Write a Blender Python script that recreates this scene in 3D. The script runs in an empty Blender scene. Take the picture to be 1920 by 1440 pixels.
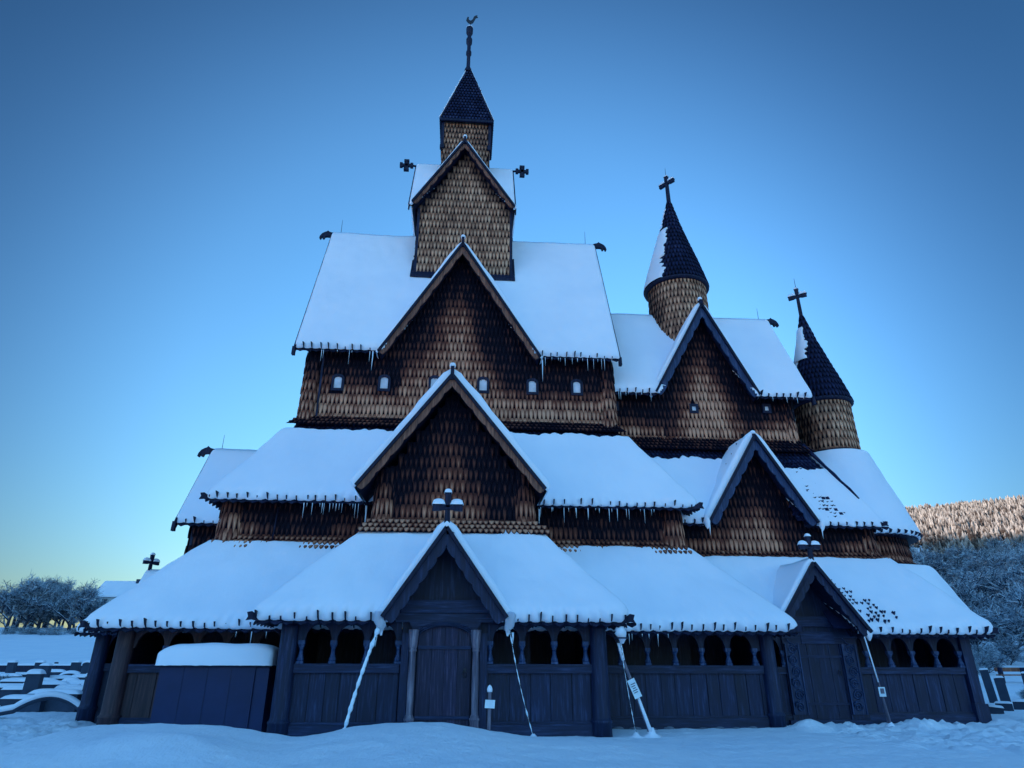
import bpy, math, random
from mathutils import Vector, Matrix, noise
from mathutils.geometry import intersect_point_tri_2d
random.seed(7)
SC = bpy.context.scene
COL = SC.collection
V3 = Vector
X = V3((1, 0, 0)); Y = V3((0, 1, 0)); Z = V3((0, 0, 1))
GZ = -1.55

# ------------------------------------------------------------------ materials
def newmat(name):
    m = bpy.data.materials.new(name); m.use_nodes = True
    nt = m.node_tree; b = nt.nodes['Principled BSDF']
    return m, nt, b
def N(nt, t, **kw):
    n = nt.nodes.new(t)
    for k, v in kw.items():
        if k in n.inputs: n.inputs[k].default_value = v
        else: setattr(n, k, v)
    return n
def ramp(nt, fac, stops):
    r = nt.nodes.new('ShaderNodeValToRGB'); e = r.color_ramp.elements
    while len(e) < len(stops): e.new(0.5)
    for i, (p, c) in enumerate(stops):
        e[i].position = p; e[i].color = (*c, 1)
    nt.links.new(fac, r.inputs[0]); return r.outputs[0]
def noisetex(nt, scale, detail=4, rough=.55, stretch=None, coord='Object'):
    tc = N(nt, 'ShaderNodeTexCoord'); mp = N(nt, 'ShaderNodeMapping')
    if stretch: mp.inputs['Scale'].default_value = stretch
    nt.links.new(tc.outputs[coord], mp.inputs[0])
    n = N(nt, 'ShaderNodeTexNoise'); n.inputs['Scale'].default_value = scale
    n.inputs['Detail'].default_value = detail; n.inputs['Roughness'].default_value = rough
    nt.links.new(mp.outputs[0], n.inputs['Vector']); return n.outputs['Fac']
def bump(nt, b, fac, strength, dist):
    n = N(nt, 'ShaderNodeBump'); n.inputs['Strength'].default_value = strength; n.inputs['Distance'].default_value = dist
    nt.links.new(fac, n.inputs['Height']); nt.links.new(n.outputs[0], b.inputs['Normal'])
def mixc(nt, fac, a, b2, mode='MIX'):
    m = N(nt, 'ShaderNodeMix'); m.data_type = 'RGBA'; m.blend_type = mode
    for sock, v in ((0, fac), (6, a), (7, b2)):
        if hasattr(v, 'is_output'): nt.links.new(v, m.inputs[sock])
        else: m.inputs[sock].default_value = v if sock == 0 else (*v, 1)
    return m.outputs[2]
def attr(nt, name):
    a = N(nt, 'ShaderNodeAttribute'); a.attribute_name = name; return a.outputs['Fac']
def math_(nt, op, a, b):
    m = N(nt, 'ShaderNodeMath'); m.operation = op
    for i, v in enumerate((a, b)):
        if hasattr(v, 'is_output'): nt.links.new(v, m.inputs[i])
        else: m.inputs[i].default_value = v
    return m.outputs[0]

def snowmat(name, c1, c2, bs=.35, bd=.03, scale=5):
    m, nt, b = newmat(name)
    f = noisetex(nt, scale, 9, .68); g = noisetex(nt, .5, 3, .5)
    f2 = noisetex(nt, 1.1, 5, .6, (1.6, .5, .5)); f = math_(nt, 'ADD', f, math_(nt, 'MULTIPLY', f2, 1.6))
    nt.links.new(ramp(nt, g, [(.3, c1), (.7, c2)]), b.inputs['Base Color'])
    b.inputs['Roughness'].default_value = .75
    b.inputs['Specular IOR Level'].default_value = .25
    bump(nt, b, f, bs, bd); return m
M = {}
M['snow'] = snowmat('snow', (.72, .77, .89), (.80, .83, .93))
M['ground_snow'] = snowmat('ground_snow', (.74, .80, .92), (.82, .86, .95), .8, .07, 4)

def woodmat(name, dark, mid, light, stretch=(9, 9, .7), rough=.62, bs=.5, gloss=.4):
    m, nt, b = newmat(name)
    f = noisetex(nt, 2.2, 8, .65, stretch); g = noisetex(nt, .9, 3)
    c = ramp(nt, f, [(.30, dark), (.52, mid), (.74, light)])
    c2 = mixc(nt, math_(nt, 'MULTIPLY', g, .5), c, dark)
    c3 = mixc(nt, attr(nt, 'rnd'), mixc(nt, 1.0, c2, (.72, .74, .78), 'MULTIPLY'), mixc(nt, 1.0, c2, (1.4, 1.4, 1.4), 'MULTIPLY'))
    nt.links.new(c3, b.inputs['Base Color'])
    b.inputs['Roughness'].default_value = rough; b.inputs['Specular IOR Level'].default_value = gloss
    bump(nt, b, f, bs, .012); return m
M['tar_wood'] = woodmat('tarred_wood', (.0015, .004, .022), (.0035, .0085, .042), (.036, .052, .135))
M['worn_wood'] = woodmat('worn_blue_grey_wood', (.008, .018, .06), (.018, .034, .10), (.10, .125, .25))
M['roof_timber'] = woodmat('black_tarred_timber', (.002, .003, .012), (.007, .009, .036), (.032, .036, .085), gloss=.25)
M['carved_wood'] = woodmat('carved_dark_wood', (.004, .009, .036), (.013, .026, .085), (.075, .10, .22))
M['door_wood'] = woodmat('door_planks', (.003, .004, .022), (.011, .010, .042), (.070, .062, .13), (11, 11, .6))
M['dark_brown_wood'] = woodmat('dark_brown_timber', (.010, .007, .016), (.040, .024, .034), (.11, .065, .065))
M['tar_wood_h'] = woodmat('tarred_wood_level_grain', (.0015, .004, .022), (.006, .013, .054), (.042, .060, .15), (.7, 9, 9))
M['brown_wood'] = woodmat('weathered_brown_wood', (.04, .016, .014), (.20, .085, .055), (.48, .24, .14))
M['grey_wood'] = woodmat('silvered_wood', (.03, .03, .05), (.12, .11, .16), (.32, .29, .34))
M['blue_board'] = woodmat('painted_board', (.004, .010, .055), (.006, .013, .068), (.008, .018, .08), (1, 1, 1), .5, .1)

def shinglemat(name, tar, mid, bleached):
    m, nt, b = newmat(name)
    f = noisetex(nt, 4, 6, .6, (8, 8, 1.0))
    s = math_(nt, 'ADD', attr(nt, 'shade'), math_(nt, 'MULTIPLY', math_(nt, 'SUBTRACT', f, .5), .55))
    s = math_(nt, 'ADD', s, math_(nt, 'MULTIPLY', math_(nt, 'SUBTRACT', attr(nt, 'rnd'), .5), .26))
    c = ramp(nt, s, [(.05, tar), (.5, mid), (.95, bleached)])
    nt.links.new(c, b.inputs['Base Color'])
    b.inputs['Roughness'].default_value = .7; b.inputs['Specular IOR Level'].default_value = .12
    bump(nt, b, f, .5, .01); return m
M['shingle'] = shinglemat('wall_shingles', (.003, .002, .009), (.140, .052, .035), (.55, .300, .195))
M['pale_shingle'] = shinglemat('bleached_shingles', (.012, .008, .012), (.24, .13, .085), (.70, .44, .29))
M['roof_shingle'] = shinglemat('roof_shingles', (.003, .004, .016), (.011, .014, .050), (.045, .052, .11))
def flat(name, c, rough=.6, spec=.4, **kw):
    m, nt, b = newmat(name)
    g = noisetex(nt, 3, 4)
    d = tuple(v * .7 for v in c)
    nt.links.new(ramp(nt, g, [(.3, d), (.7, c)]), b.inputs['Base Color'])
    b.inputs['Roughness'].default_value = rough; b.inputs['Specular IOR Level'].default_value = spec
    return m
M['backing'] = flat('dark_backing', (.005, .005, .014), .9, .1)
M['iron'] = flat('black_iron', (.015, .017, .03), .5)
M['pane'] = flat('window_pane', (.62, .62, .72), .25, .6)
M['stone'] = flat('grave_stone', (.045, .06, .10), .8, .2)
M['stone_light'] = flat('foundation_stone', (.16, .18, .24), .8, .2)
M['paper'] = flat('sign_board', (.75, .85, .95), .5)
M['ink'] = flat('sign_lettering', (.05, .08, .15), .7)
M['house'] = flat('pale_house_wall', (.6, .66, .72), .8)
M['bark'] = flat('frosted_bark', (.035, .045, .075), .9, .1)
m = M['bark']; nt = m.node_tree; b = nt.nodes['Principled BSDF']
ge = N(nt, 'ShaderNodeNewGeometry'); sx = N(nt, 'ShaderNodeSeparateXYZ'); nt.links.new(ge.outputs['Normal'], sx.inputs[0])
old = b.inputs['Base Color'].links[0].from_socket
fz = ramp(nt, sx.outputs[2], [(.05, (0, 0, 0)), (.45, (1, 1, 1))])
nt.links.new(mixc(nt, fz, old, (.62, .68, .78)), b.inputs['Base Color'])
m, nt, b = newmat('ice'); b.inputs['Base Color'].default_value = (.68, .78, .92, 1); b.inputs['Roughness'].default_value = .12
b.inputs['Specular IOR Level'].default_value = .7; M['ice'] = m
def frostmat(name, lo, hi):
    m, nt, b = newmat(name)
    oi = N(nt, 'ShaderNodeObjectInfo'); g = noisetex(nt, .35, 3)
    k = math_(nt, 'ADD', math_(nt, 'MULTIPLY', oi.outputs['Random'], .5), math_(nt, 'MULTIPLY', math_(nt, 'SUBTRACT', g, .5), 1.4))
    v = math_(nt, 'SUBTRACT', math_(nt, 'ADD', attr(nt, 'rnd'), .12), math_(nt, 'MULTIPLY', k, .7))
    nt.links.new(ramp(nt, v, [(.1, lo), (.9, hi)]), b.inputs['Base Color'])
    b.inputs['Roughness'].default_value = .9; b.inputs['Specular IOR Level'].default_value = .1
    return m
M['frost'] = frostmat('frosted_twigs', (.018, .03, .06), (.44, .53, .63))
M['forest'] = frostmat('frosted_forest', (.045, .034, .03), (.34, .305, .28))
M['hill'] = snowmat('shade_ridge_snow', (.34, .31, .30), (.5, .47, .46), .6, .5, .05)

# ------------------------------------------------------------------ mesh builder
class MB:
    def __init__(s): s.v = []; s.f = []; s.m = []; s.sh = []; s.rd = []; s.sm = []
    def vert(s, p, sh=.5, rd=.5): s.v.append((p[0], p[1], p[2])); s.sh.append(sh); s.rd.append(rd); return len(s.v) - 1
    def face(s, idx, mi=0, smooth=False): s.f.append(tuple(idx)); s.m.append(mi); s.sm.append(smooth)
    def quad(s, a, b, c, d, mi=0, sh=.5, rd=.5): s.face([s.vert(p, sh, rd) for p in (a, b, c, d)], mi)
    def poly(s, pts, mi=0, sh=.5, rd=.5): s.face([s.vert(p, sh, rd) for p in pts], mi)
    def box(s, x0, x1, y0, y1, z0, z1, mi=0, rd=None):
        rd = random.random() if rd is None else rd
        i = [s.vert(p, .5, rd) for p in ((x0,y0,z0),(x1,y0,z0),(x1,y1,z0),(x0,y1,z0),(x0,y0,z1),(x1,y0,z1),(x1,y1,z1),(x0,y1,z1))]
        for f in ((0,3,2,1),(4,5,6,7),(0,1,5,4),(1,2,6,5),(2,3,7,6),(3,0,4,7)): s.face([i[k] for k in f], mi)
    def obox(s, P, A, B, Cc, mi=0, rd=.5):   # centre, half vectors
        i = [s.vert(P + A*a + B*b_ + Cc*c, .5, rd) for c in (-1, 1) for a, b_ in ((-1,-1),(1,-1),(1,1),(-1,1))]
        for f in ((0,3,2,1),(4,5,6,7),(0,1,5,4),(1,2,6,5),(2,3,7,6),(3,0,4,7)): s.face([i[k] for k in f], mi)
    def prism(s, P0, U, W, pts, E, mi=0, rd=.5, caps=True):     # polygon pts in (U,W) swept along vector E
        a = [s.vert(P0 + U*u + W*w, .5, rd) for u, w in pts]; b_ = [s.vert(P0 + U*u + W*w + E, .5, rd) for u, w in pts]
        n = len(pts)
        for k in range(n): s.face((a[k], a[(k+1) % n], b_[(k+1) % n], b_[k]), mi)
        if caps: s.face(a[::-1], mi); s.face(b_, mi)
    def lathe(s, cx, cy, prof, n=16, mi=0, smooth=True, rd=.5, a0=0, a1=2*math.pi, lean=(0, 0)):
        rows = []
        full = abs(a1 - a0 - 2*math.pi) < 1e-6
        z00 = prof[0][1]
        for r, z in prof:
            k = n if full else n + 1
            rows.append([s.vert((cx + lean[0]*(z-z00) + r*math.cos(a0+(a1-a0)*i/n), cy + lean[1]*(z-z00) + r*math.sin(a0+(a1-a0)*i/n), z), .5, rd) for i in range(k)])
        for a, b_ in zip(rows, rows[1:]):
            for i in range(n):
                j = (i+1) % len(a)
                s.face((a[i], a[j], b_[j], b_[i]), mi, smooth)
        if full: s.face(rows[-1], mi); s.face(rows[0][::-1], mi)
    def tube(s, pts, radii, n=6, mi=0, smooth=True, rd=.5):
        pts = [V3(p) for p in pts]; rows = []
        for i, p in enumerate(pts):
            d = (pts[min(i+1, len(pts)-1)] - pts[max(i-1, 0)]).normalized()
            a = d.cross(Z if abs(d.z) < .9 else X).normalized(); b_ = d.cross(a)
            r = radii[i] if hasattr(radii, '__len__') else radii
            rows.append([s.vert(p + a*r*math.cos(2*math.pi*k/n) + b_*r*math.sin(2*math.pi*k/n), .5, rd) for k in range(n)])
        for a, b_ in zip(rows, rows[1:]):
            for k in range(n): s.face((a[k], a[(k+1) % n], b_[(k+1) % n], b_[k]), mi, smooth)
        s.face(rows[0][::-1], mi); s.face(rows[-1], mi)
    def grid(s, rows, mi=0, smooth=True, closed=False):
        ids = [[s.vert(p) for p in r] for r in rows]
        for a, b_ in zip(ids, ids[1:]):
            for k in range(len(a) - (0 if closed else 1)):
                s.face((a[k], a[(k+1) % len(a)], b_[(k+1) % len(a)], b_[k]), mi, smooth)
    def cut(s, gables):
        """drop the faces lying inside the opening under a gable: (xc, x0, x1, z0, z1, ymax)"""
        def ins(p):
            for xc, x0, x1, z0, z1, ym in gables:
                if p[1] > ym or p[2] > z1: continue
                t = (z1 - p[2])/(z1 - z0)
                if xc - (xc-x0)*t < p[0] < xc + (x1-xc)*t: return True
            return False
        keep = [k for k, f in enumerate(s.f) if not all(ins(s.v[i]) for i in f)]
        s.f = [s.f[k] for k in keep]; s.m = [s.m[k] for k in keep]; s.sm = [s.sm[k] for k in keep]
    def build(s, name, mats, parent=None):
        me = bpy.data.meshes.new(name); me.from_pydata(s.v, [], s.f)
        mats = list(mats) if isinstance(mats, (list, tuple)) else [mats]
        if s.m and max(s.m) >= len(mats): mats.append('backing')
        for mname in mats: me.materials.append(M[mname])
        me.polygons.foreach_set('material_index', s.m); me.polygons.foreach_set('use_smooth', s.sm)
        for nm, d in (('shade', s.sh), ('rnd', s.rd)):
            a = me.attributes.new(nm, 'FLOAT', 'POINT'); a.data.foreach_set('value', d)
        me.update()
        o = bpy.data.objects.new(name, me); COL.objects.link(o)
        if parent:
            o.parent = parent
            if parent.type == 'EMPTY' and parent.get('world_space'):
                o.matrix_parent_inverse = Matrix.Translation(-parent.location)
        return o
def empty(name, loc, world=False):
    o = bpy.data.objects.new(name, None); COL.objects.link(o); o.location = loc; o.empty_display_size = .3
    if world: o['world_space'] = 1
    return o
def tag(o, label=None, cat=None, group=None, kind=None):
    for k, v in (('label', label), ('category', cat), ('group', group), ('kind', kind)):
        if v: o[k] = v
    return o
def sstep(a, b, t):
    t = max(0, min(1, (t-a)/(b-a))); return t*t*(3-2*t)
def nz(p, f=1.0, seed=0): return noise.noise(V3((p[0]*f+seed, p[1]*f, p[2]*f)))

# ------------------------------------------------------------------ shingles
SH = [(-.46, 1.15), (.46, 1.15), (.45, .58), (.30, .20), (0, -.15), (-.30, .20), (-.45, .58)]
def shingle(mb, P, U, W, Nn, w, h, sh, rd, off=.045, mi=0):
    P = P + Nn*random.uniform(-.004, .006) + U*random.uniform(-.006, .006)
    def at(u, v, extra=0): return P + U*(u*w) + W*(v*h) + Nn*(off*(1 - (v+.12)/1.3) + extra)
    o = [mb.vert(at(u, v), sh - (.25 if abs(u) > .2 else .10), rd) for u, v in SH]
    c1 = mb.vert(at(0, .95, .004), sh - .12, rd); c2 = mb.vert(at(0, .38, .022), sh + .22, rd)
    for f in ((0, 1, c1), (1, 2, c2), (2, 3, c2), (3, 4, c2), (4, 5, c2), (5, 6, c2), (6, 0, c2)):
        mb.face([o[f[0]], o[f[1]], f[2]], mi)
    mb.face((o[0], c1, c2), mi); mb.face((o[1], c2, c1), mi)
    bk = [mb.vert(P + U*(SH[k][0]*w) + W*(SH[k][1]*h), 0, rd) for k in (2, 3, 4, 5, 6)]
    fr = [o[k] for k in (2, 3, 4, 5, 6)]
    for k in range(4): mb.face((fr[k], fr[k+1], bk[k+1], bk[k]), mi)
def inpoly(u, v, poly):
    c = False; n = len(poly)
    for i in range(n):
        x1, y1 = poly[i]; x2, y2 = poly[(i+1) % n]
        if (y1 > v) != (y2 > v) and u < (x2-x1)*(v-y1)/(y2-y1) + x1: c = not c
    return c
def shingles_poly(mb, O, U, W, poly, w, h, fn, holes=(), off=.045, mi=0, back=2, backpoly=True):
    Nn = U.cross(W).normalized()
    if backpoly: mb.poly([O + U*u + W*v - Nn*.004 for u, v in poly], back, 0)
    v0 = min(p[1] for p in poly); v1 = max(p[1] for p in poly); u0 = min(p[0] for p in poly); u1 = max(p[0] for p in poly)
    r = 0; v = v0
    while v < v1:
        u = u0 + (w/2 if r % 2 else 0)
        while u < u1 + w/2:
            if inpoly(u, v + .4*h, poly) and not any(a < u < b_ and c < v + .4*h < d for a, b_, c, d in holes):
                P = O + U*u + W*v
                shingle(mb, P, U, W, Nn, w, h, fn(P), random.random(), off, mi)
            u += w
        v += h; r += 1
def shingles_rev(mb, cx, cy, r0, z0, r1, z1, w, h, fn, a0=0, a1=2*math.pi, lean=(0, 0), off=.04, mi=0, back=2, amax=None):
    L = math.hypot(r1-r0, z1-z0); k = max(1, int(L/h)); hh = L/k
    mb.lathe(cx, cy, [(max(r0-.01, .01), z0), (max(r1-.01, .01), z1)], 20, back, True, .5, a0, a1, lean)
    for i in range(k):
        t = i/k; r = r0 + (r1-r0)*t; z = z0 + (z1-z0)*t
        n = max(5, round(r*(a1-a0)/w)); ww = r*(a1-a0)/n
        for j in range(n + (0 if a1-a0 > 6.28 else 1)):
            a = a0 + (a1-a0)*(j + (.5 if i % 2 else 0))/n
            if a > a1 + 1e-6 and a1-a0 < 6.28: continue
            e = V3((math.cos(a), math.sin(a), 0)); U = V3((-math.sin(a), math.cos(a), 0))
            W = (e*(r1-r0) + Z*(z1-z0)).normalized(); Nn = U.cross(W).normalized()
            P = V3((cx + lean[0]*(z-z0), cy + lean[1]*(z-z0), z)) + e*r
            shingle(mb, P, U, W, Nn, min(ww, w*1.05), hh, fn(P), random.random(), off, mi)

# ------------------------------------------------------------------ snow
def rnd_edge(d, r):
    d = max(0, min(1, d/r)); return math.sqrt(max(0, 1 - (1-d)**2))
def ladder(L, step, e0=True, e1=True):
    a = [0, .012, .035, .075, .13, .2] if e0 else [0]
    b_ = [L - q for q in ([0, .012, .035, .075, .13, .2] if e1 else [0])][::-1]
    lo, hi = a[-1], b_[0]
    if hi <= lo: return sorted(set([0, L*.1, L*.25, L*.5, L*.75, L*.9, L]))
    n = max(1, int((hi-lo)/step))
    return a + [lo + (hi-lo)*k/n for k in range(1, n)] + b_
def snow_strip(mb, cols, T, pitch=.27, seed=0, mi=0, botr=.22, topr=.10, ends=(.1, .1), nv=16):
    """cols: (bottom, top, normal, s, vtop)"""
    s0, s1 = cols[0][3], cols[-1][3]; rows = []
    for B, Tp, Nn, s, vt in cols:
        D = Tp - B; L = D.length; dn = -D.normalized(); LL = L*vt
        sc = abs(math.sin(math.pi*s/pitch))**.6
        ee = (rnd_edge(s-s0, ends[0]) if ends[0] else 1) * (rnd_edge(s1-s, ends[1]) if ends[1] else 1)
        row = []
        for d in ladder(LL, LL/nv):
            q = B - dn*d
            low = max(0, 1 - d/.22)
            th = T*rnd_edge(d, botr)*rnd_edge(LL-d, topr)*ee*(1 + .28*nz(q, .6, seed) + .16*nz(q, 2.1, seed) + .06*nz(q, 5, seed))*(1 - .45*low*(1-sc))
            q = q + Nn*(th + .006) + dn*(low*(.02 + .055*sc + .07*max(0, nz(q, 1.9, seed+5)) + .03*nz(q, 7, seed)))*ee
            row.append(q)
        row.insert(0, B + dn*(.02+.03*sc) - Nn*.05)
        rows.append(row)
    m = min(len(r) for r in rows)
    rows = [r[:m-1] + [r[-1]] for r in rows]
    mb.grid(rows, mi)
def saddle_snow(mb, P0, E, S, L, f0, ap, f1, T, r_end=.08, r_foot=.2, step=.28, seed=0, pitch=.27, sc_amt=1, drop=(0, 0)):
    """f0, ap, f1: (s, z) of foot, apex, foot"""
    f0 = V3((f0[0], f0[1])); ap = V3((ap[0], ap[1])); f1 = V3((f1[0], f1[1]))
    d0 = (ap - f0); d1 = (f1 - ap); L0, L1 = d0.length, d1.length
    n0 = V3((-d0.y, d0.x)).normalized(); n1 = V3((-d1.y, d1.x)).normalized()
    tot = L0 + L1; rows = []
    ds = sorted(set([round(q, 4) for q in ladder(L0, step, True, False) + [L0 + q for q in ladder(L1, step, False, True)]] + [round(L0-.12, 4), round(L0+.12, 4)]))
    es = ladder(L, .05 if sc_amt and L < 1 else (.06 if sc_amt else step))
    for e in es:
        row = []
        for d in ds:
            p2 = f0 + d0*(d/L0) if d <= L0 else ap + d1*((d-L0)/L1)
            t = sstep(L0-.22, L0+.22, d); n2 = (n0*(1-t) + n1*t).normalized()
            df = min(d, tot-d); low = max(0, 1-df/.2); sc = abs(math.sin(math.pi*e/pitch))**.6 if sc_amt else 1
            q = P0 + E*e + S*p2.x + Z*p2.y
            th = T*rnd_edge(df, r_foot)*(.35 + .65*rnd_edge(min(e, L-e), r_end))*(1 + .26*nz(q, .8, seed) + .16*nz(q, 2.5, seed))*(1-.45*low*(1-sc))
            dn = (-d0.normalized() if d < L0 else d1.normalized())*low*(.02+.05*sc)
            nn = n2*(th + .006) + dn
            row.append(q + S*nn.x + Z*nn.y)
        rows.append(row)
    mb.grid(rows, 0)
    # close the ends down to the deck
    for e, row in ((0, rows[0]), (L, rows[-1])):
        base = []
        for d in ds:
            p2 = f0 + d0*(d/L0) if d <= L0 else ap + d1*((d-L0)/L1)
            base.append(P0 + E*e + S*p2.x + Z*(p2.y))
        mb.grid([row, base], 0)

# ------------------------------------------------------------------ church
church = empty('stave_church', (-.1, 17.7, GZ), True)
tag(church, 'large dark timber stave church with tiered snow-covered roofs, shingled walls and turrets', 'church')

def icicle(parent, p, L, r=.018):
    mb = MB(); p = V3(p)
    mb.tube([p, p - Z*L*.3 + X*r*.2, p - Z*L*.7, p - Z*L], [r, r*.75, r*.35, .002], 6)
    return mb.build('icicle', 'ice', parent)
def icicles(parent, a, b_, n, lo, hi):
    a = V3(a); b_ = V3(b_)
    for i in range(n):
        t = min(1, max(0, (i + random.uniform(-.2, 1.2))/n))
        icicle(parent, a.lerp(b_, t), lo*.5 + (hi*1.25-lo*.5)*random.random()**1.9, random.uniform(.008, .014))
def eave_fringe(mb, A, B, Dn, Nn, pitch=.27, mi=0):
    """pointed shingle ends and little upright pegs along an eave from A to B"""
    L = (B-A).length; U = (B-A).normalized(); n = int(L/pitch)
    for i in range(n): mb.obox(A + U*(L*(i+.5)/n) - Nn*.06, U*(L/n/2), Dn*.05, Nn*.05, mi, .2)
    for i in range(n+1):
        c = A + U*min(L, max(0, i*pitch + random.uniform(-.035, .035)))
        hgt = random.uniform(.35, 1.3)
        # peg standing up through the snow
        pts = [(-.16, 0), (.05, -.02), (.07, .09*hgt), (.03, .22*hgt)]
        mb.prism(c - U*.014, Dn, Nn, pts, U*.028, mi, .3)
        # hanging pointed tip
        mb.prism(c + U*.04 + Dn*.04 - Nn*.06, U, Dn, [(0, 0), (.22, 0), (.22, .05), (.11, .12), (0, .05)], Nn*.03, mi, random.random())
def corner_horn(parent, P, d, up=.0, s=1.0, snow=False):
    """carved fin and hooked tongue at a roof corner, d = horizontal outward direction"""
    mb = MB(); d = V3(d).normalized(); sd = Z.cross(d)
    pts = [(-.48, 0), (-.40, .24), (-.41, .38), (-.30, .22), (-.14, .10), (.04, .03), (.15, .10), (.25, .08), (.22, -.01), (.26, -.09), (.14, -.07), (.02, -.10), (-.2, -.10), (-.46, -.10)]
    mb.prism(V3(P) - sd*.04, d, Z, [(a*s, b_*s) for a, b_ in pts], sd*.08, 0, .4)
    return mb.build('corner_carving', 'roof_timber', parent)
def ridge_head(parent, P, d, s=1.0):
    mb = MB(); d = V3(d).normalized(); sd = Z.cross(d)
    pts = [(-.45, -.02), (-.40, .16), (-.12, .24), (-.02, .34), (.06, .25), (.16, .22), (.34, .10), (.47, -.10), (.50, -.27), (.42, -.30), (.36, -.16), (.26, -.12), (.30, -.26), (.20, -.28), (.14, -.12), (.0, -.10), (-.2, -.12)]
    mb.prism(V3(P) - sd*.07, d, Z, [(a*s, b_*s) for a, b_ in pts], sd*.14, 0, .4)
    return mb.build('dragon_head', 'roof_timber', parent)
def rod(parent, P, L=.55):
    mb = MB(); P = V3(P); mb.tube([P, P + Z*L], [.012, .006], 5)
    return mb.build('lightning_rod', 'iron', parent)
def cross(parent, P, s=1.0, d=X, snowcap=True, name='roof_cross', base=.35):
    """flared wooden cross standing on P, arms along d"""
    mb = MB(); d = V3(d).normalized(); sd = Z.cross(d); P = V3(P); t = .055*s
    h = .62*s; c = base*s + .30*s
    mb.prism(P - sd*t, d, Z, [(-.075*s, -.1), (.075*s, -.1), (.06*s, c-.06*s), (-.06*s, c-.06*s)], sd*2*t, 0, .4)
    def arm(ax, up):
        mb.prism(P + Z*c - sd*(t+.003), ax, up, [(.0, -.05*s), (.12*s, -.05*s), (.15*s, -.072*s), (.36*s, -.08*s), (.36*s, .08*s), (.15*s, .072*s), (.12*s, .05*s), (0, .05*s)], sd*(2*t+.006), 0, .6)
    arm(d, Z); arm(-d, Z); arm(Z, d)
    o = mb.build(name, 'roof_timber', parent)
    if snowcap:
        sb = MB()
        def cap(u0, u1, z, hh):
            rows = []
            nU = 9
            for i in range(nU+1):
                u = u0 + (u1-u0)*i/nU; e = math.sin(math.pi*i/nU)**.28 if 0 < i < nU else 0
                rows.append([P + d*u + sd*(math.cos(a)*t*1.5) + Z*(z + max(0, math.sin(a))*hh*e) for a in [math.pi*k/6 for k in range(7)]])
            sb.grid(rows)
        cap(.055*s, .38*s, c + .07*s, .15*s); cap(-.38*s, -.055*s, c + .07*s, .15*s); cap(-.095*s, .095*s, c + .355*s, .11*s)
        sb.build('cross_snow', 'snow', o) if o.parent is parent and parent is not None and parent.parent is None else sb.build('cross_snow', 'snow', parent)
    return o
def slab(mb, A, B, Cc, D, t, mi=0):
    Nn = (B-A).cross(D-A).normalized()
    up = [mb.vert(p, .3, .3) for p in (A, B, Cc, D)]; lo = [mb.vert(p - Nn*t, .3, .3) for p in (A, B, Cc, D)]
    mb.face(up, mi); mb.face(lo[::-1], mi)
    for k in range(4): mb.face((up[k], lo[k], lo[(k+1) % 4], up[(k+1) % 4]), mi)

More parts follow.
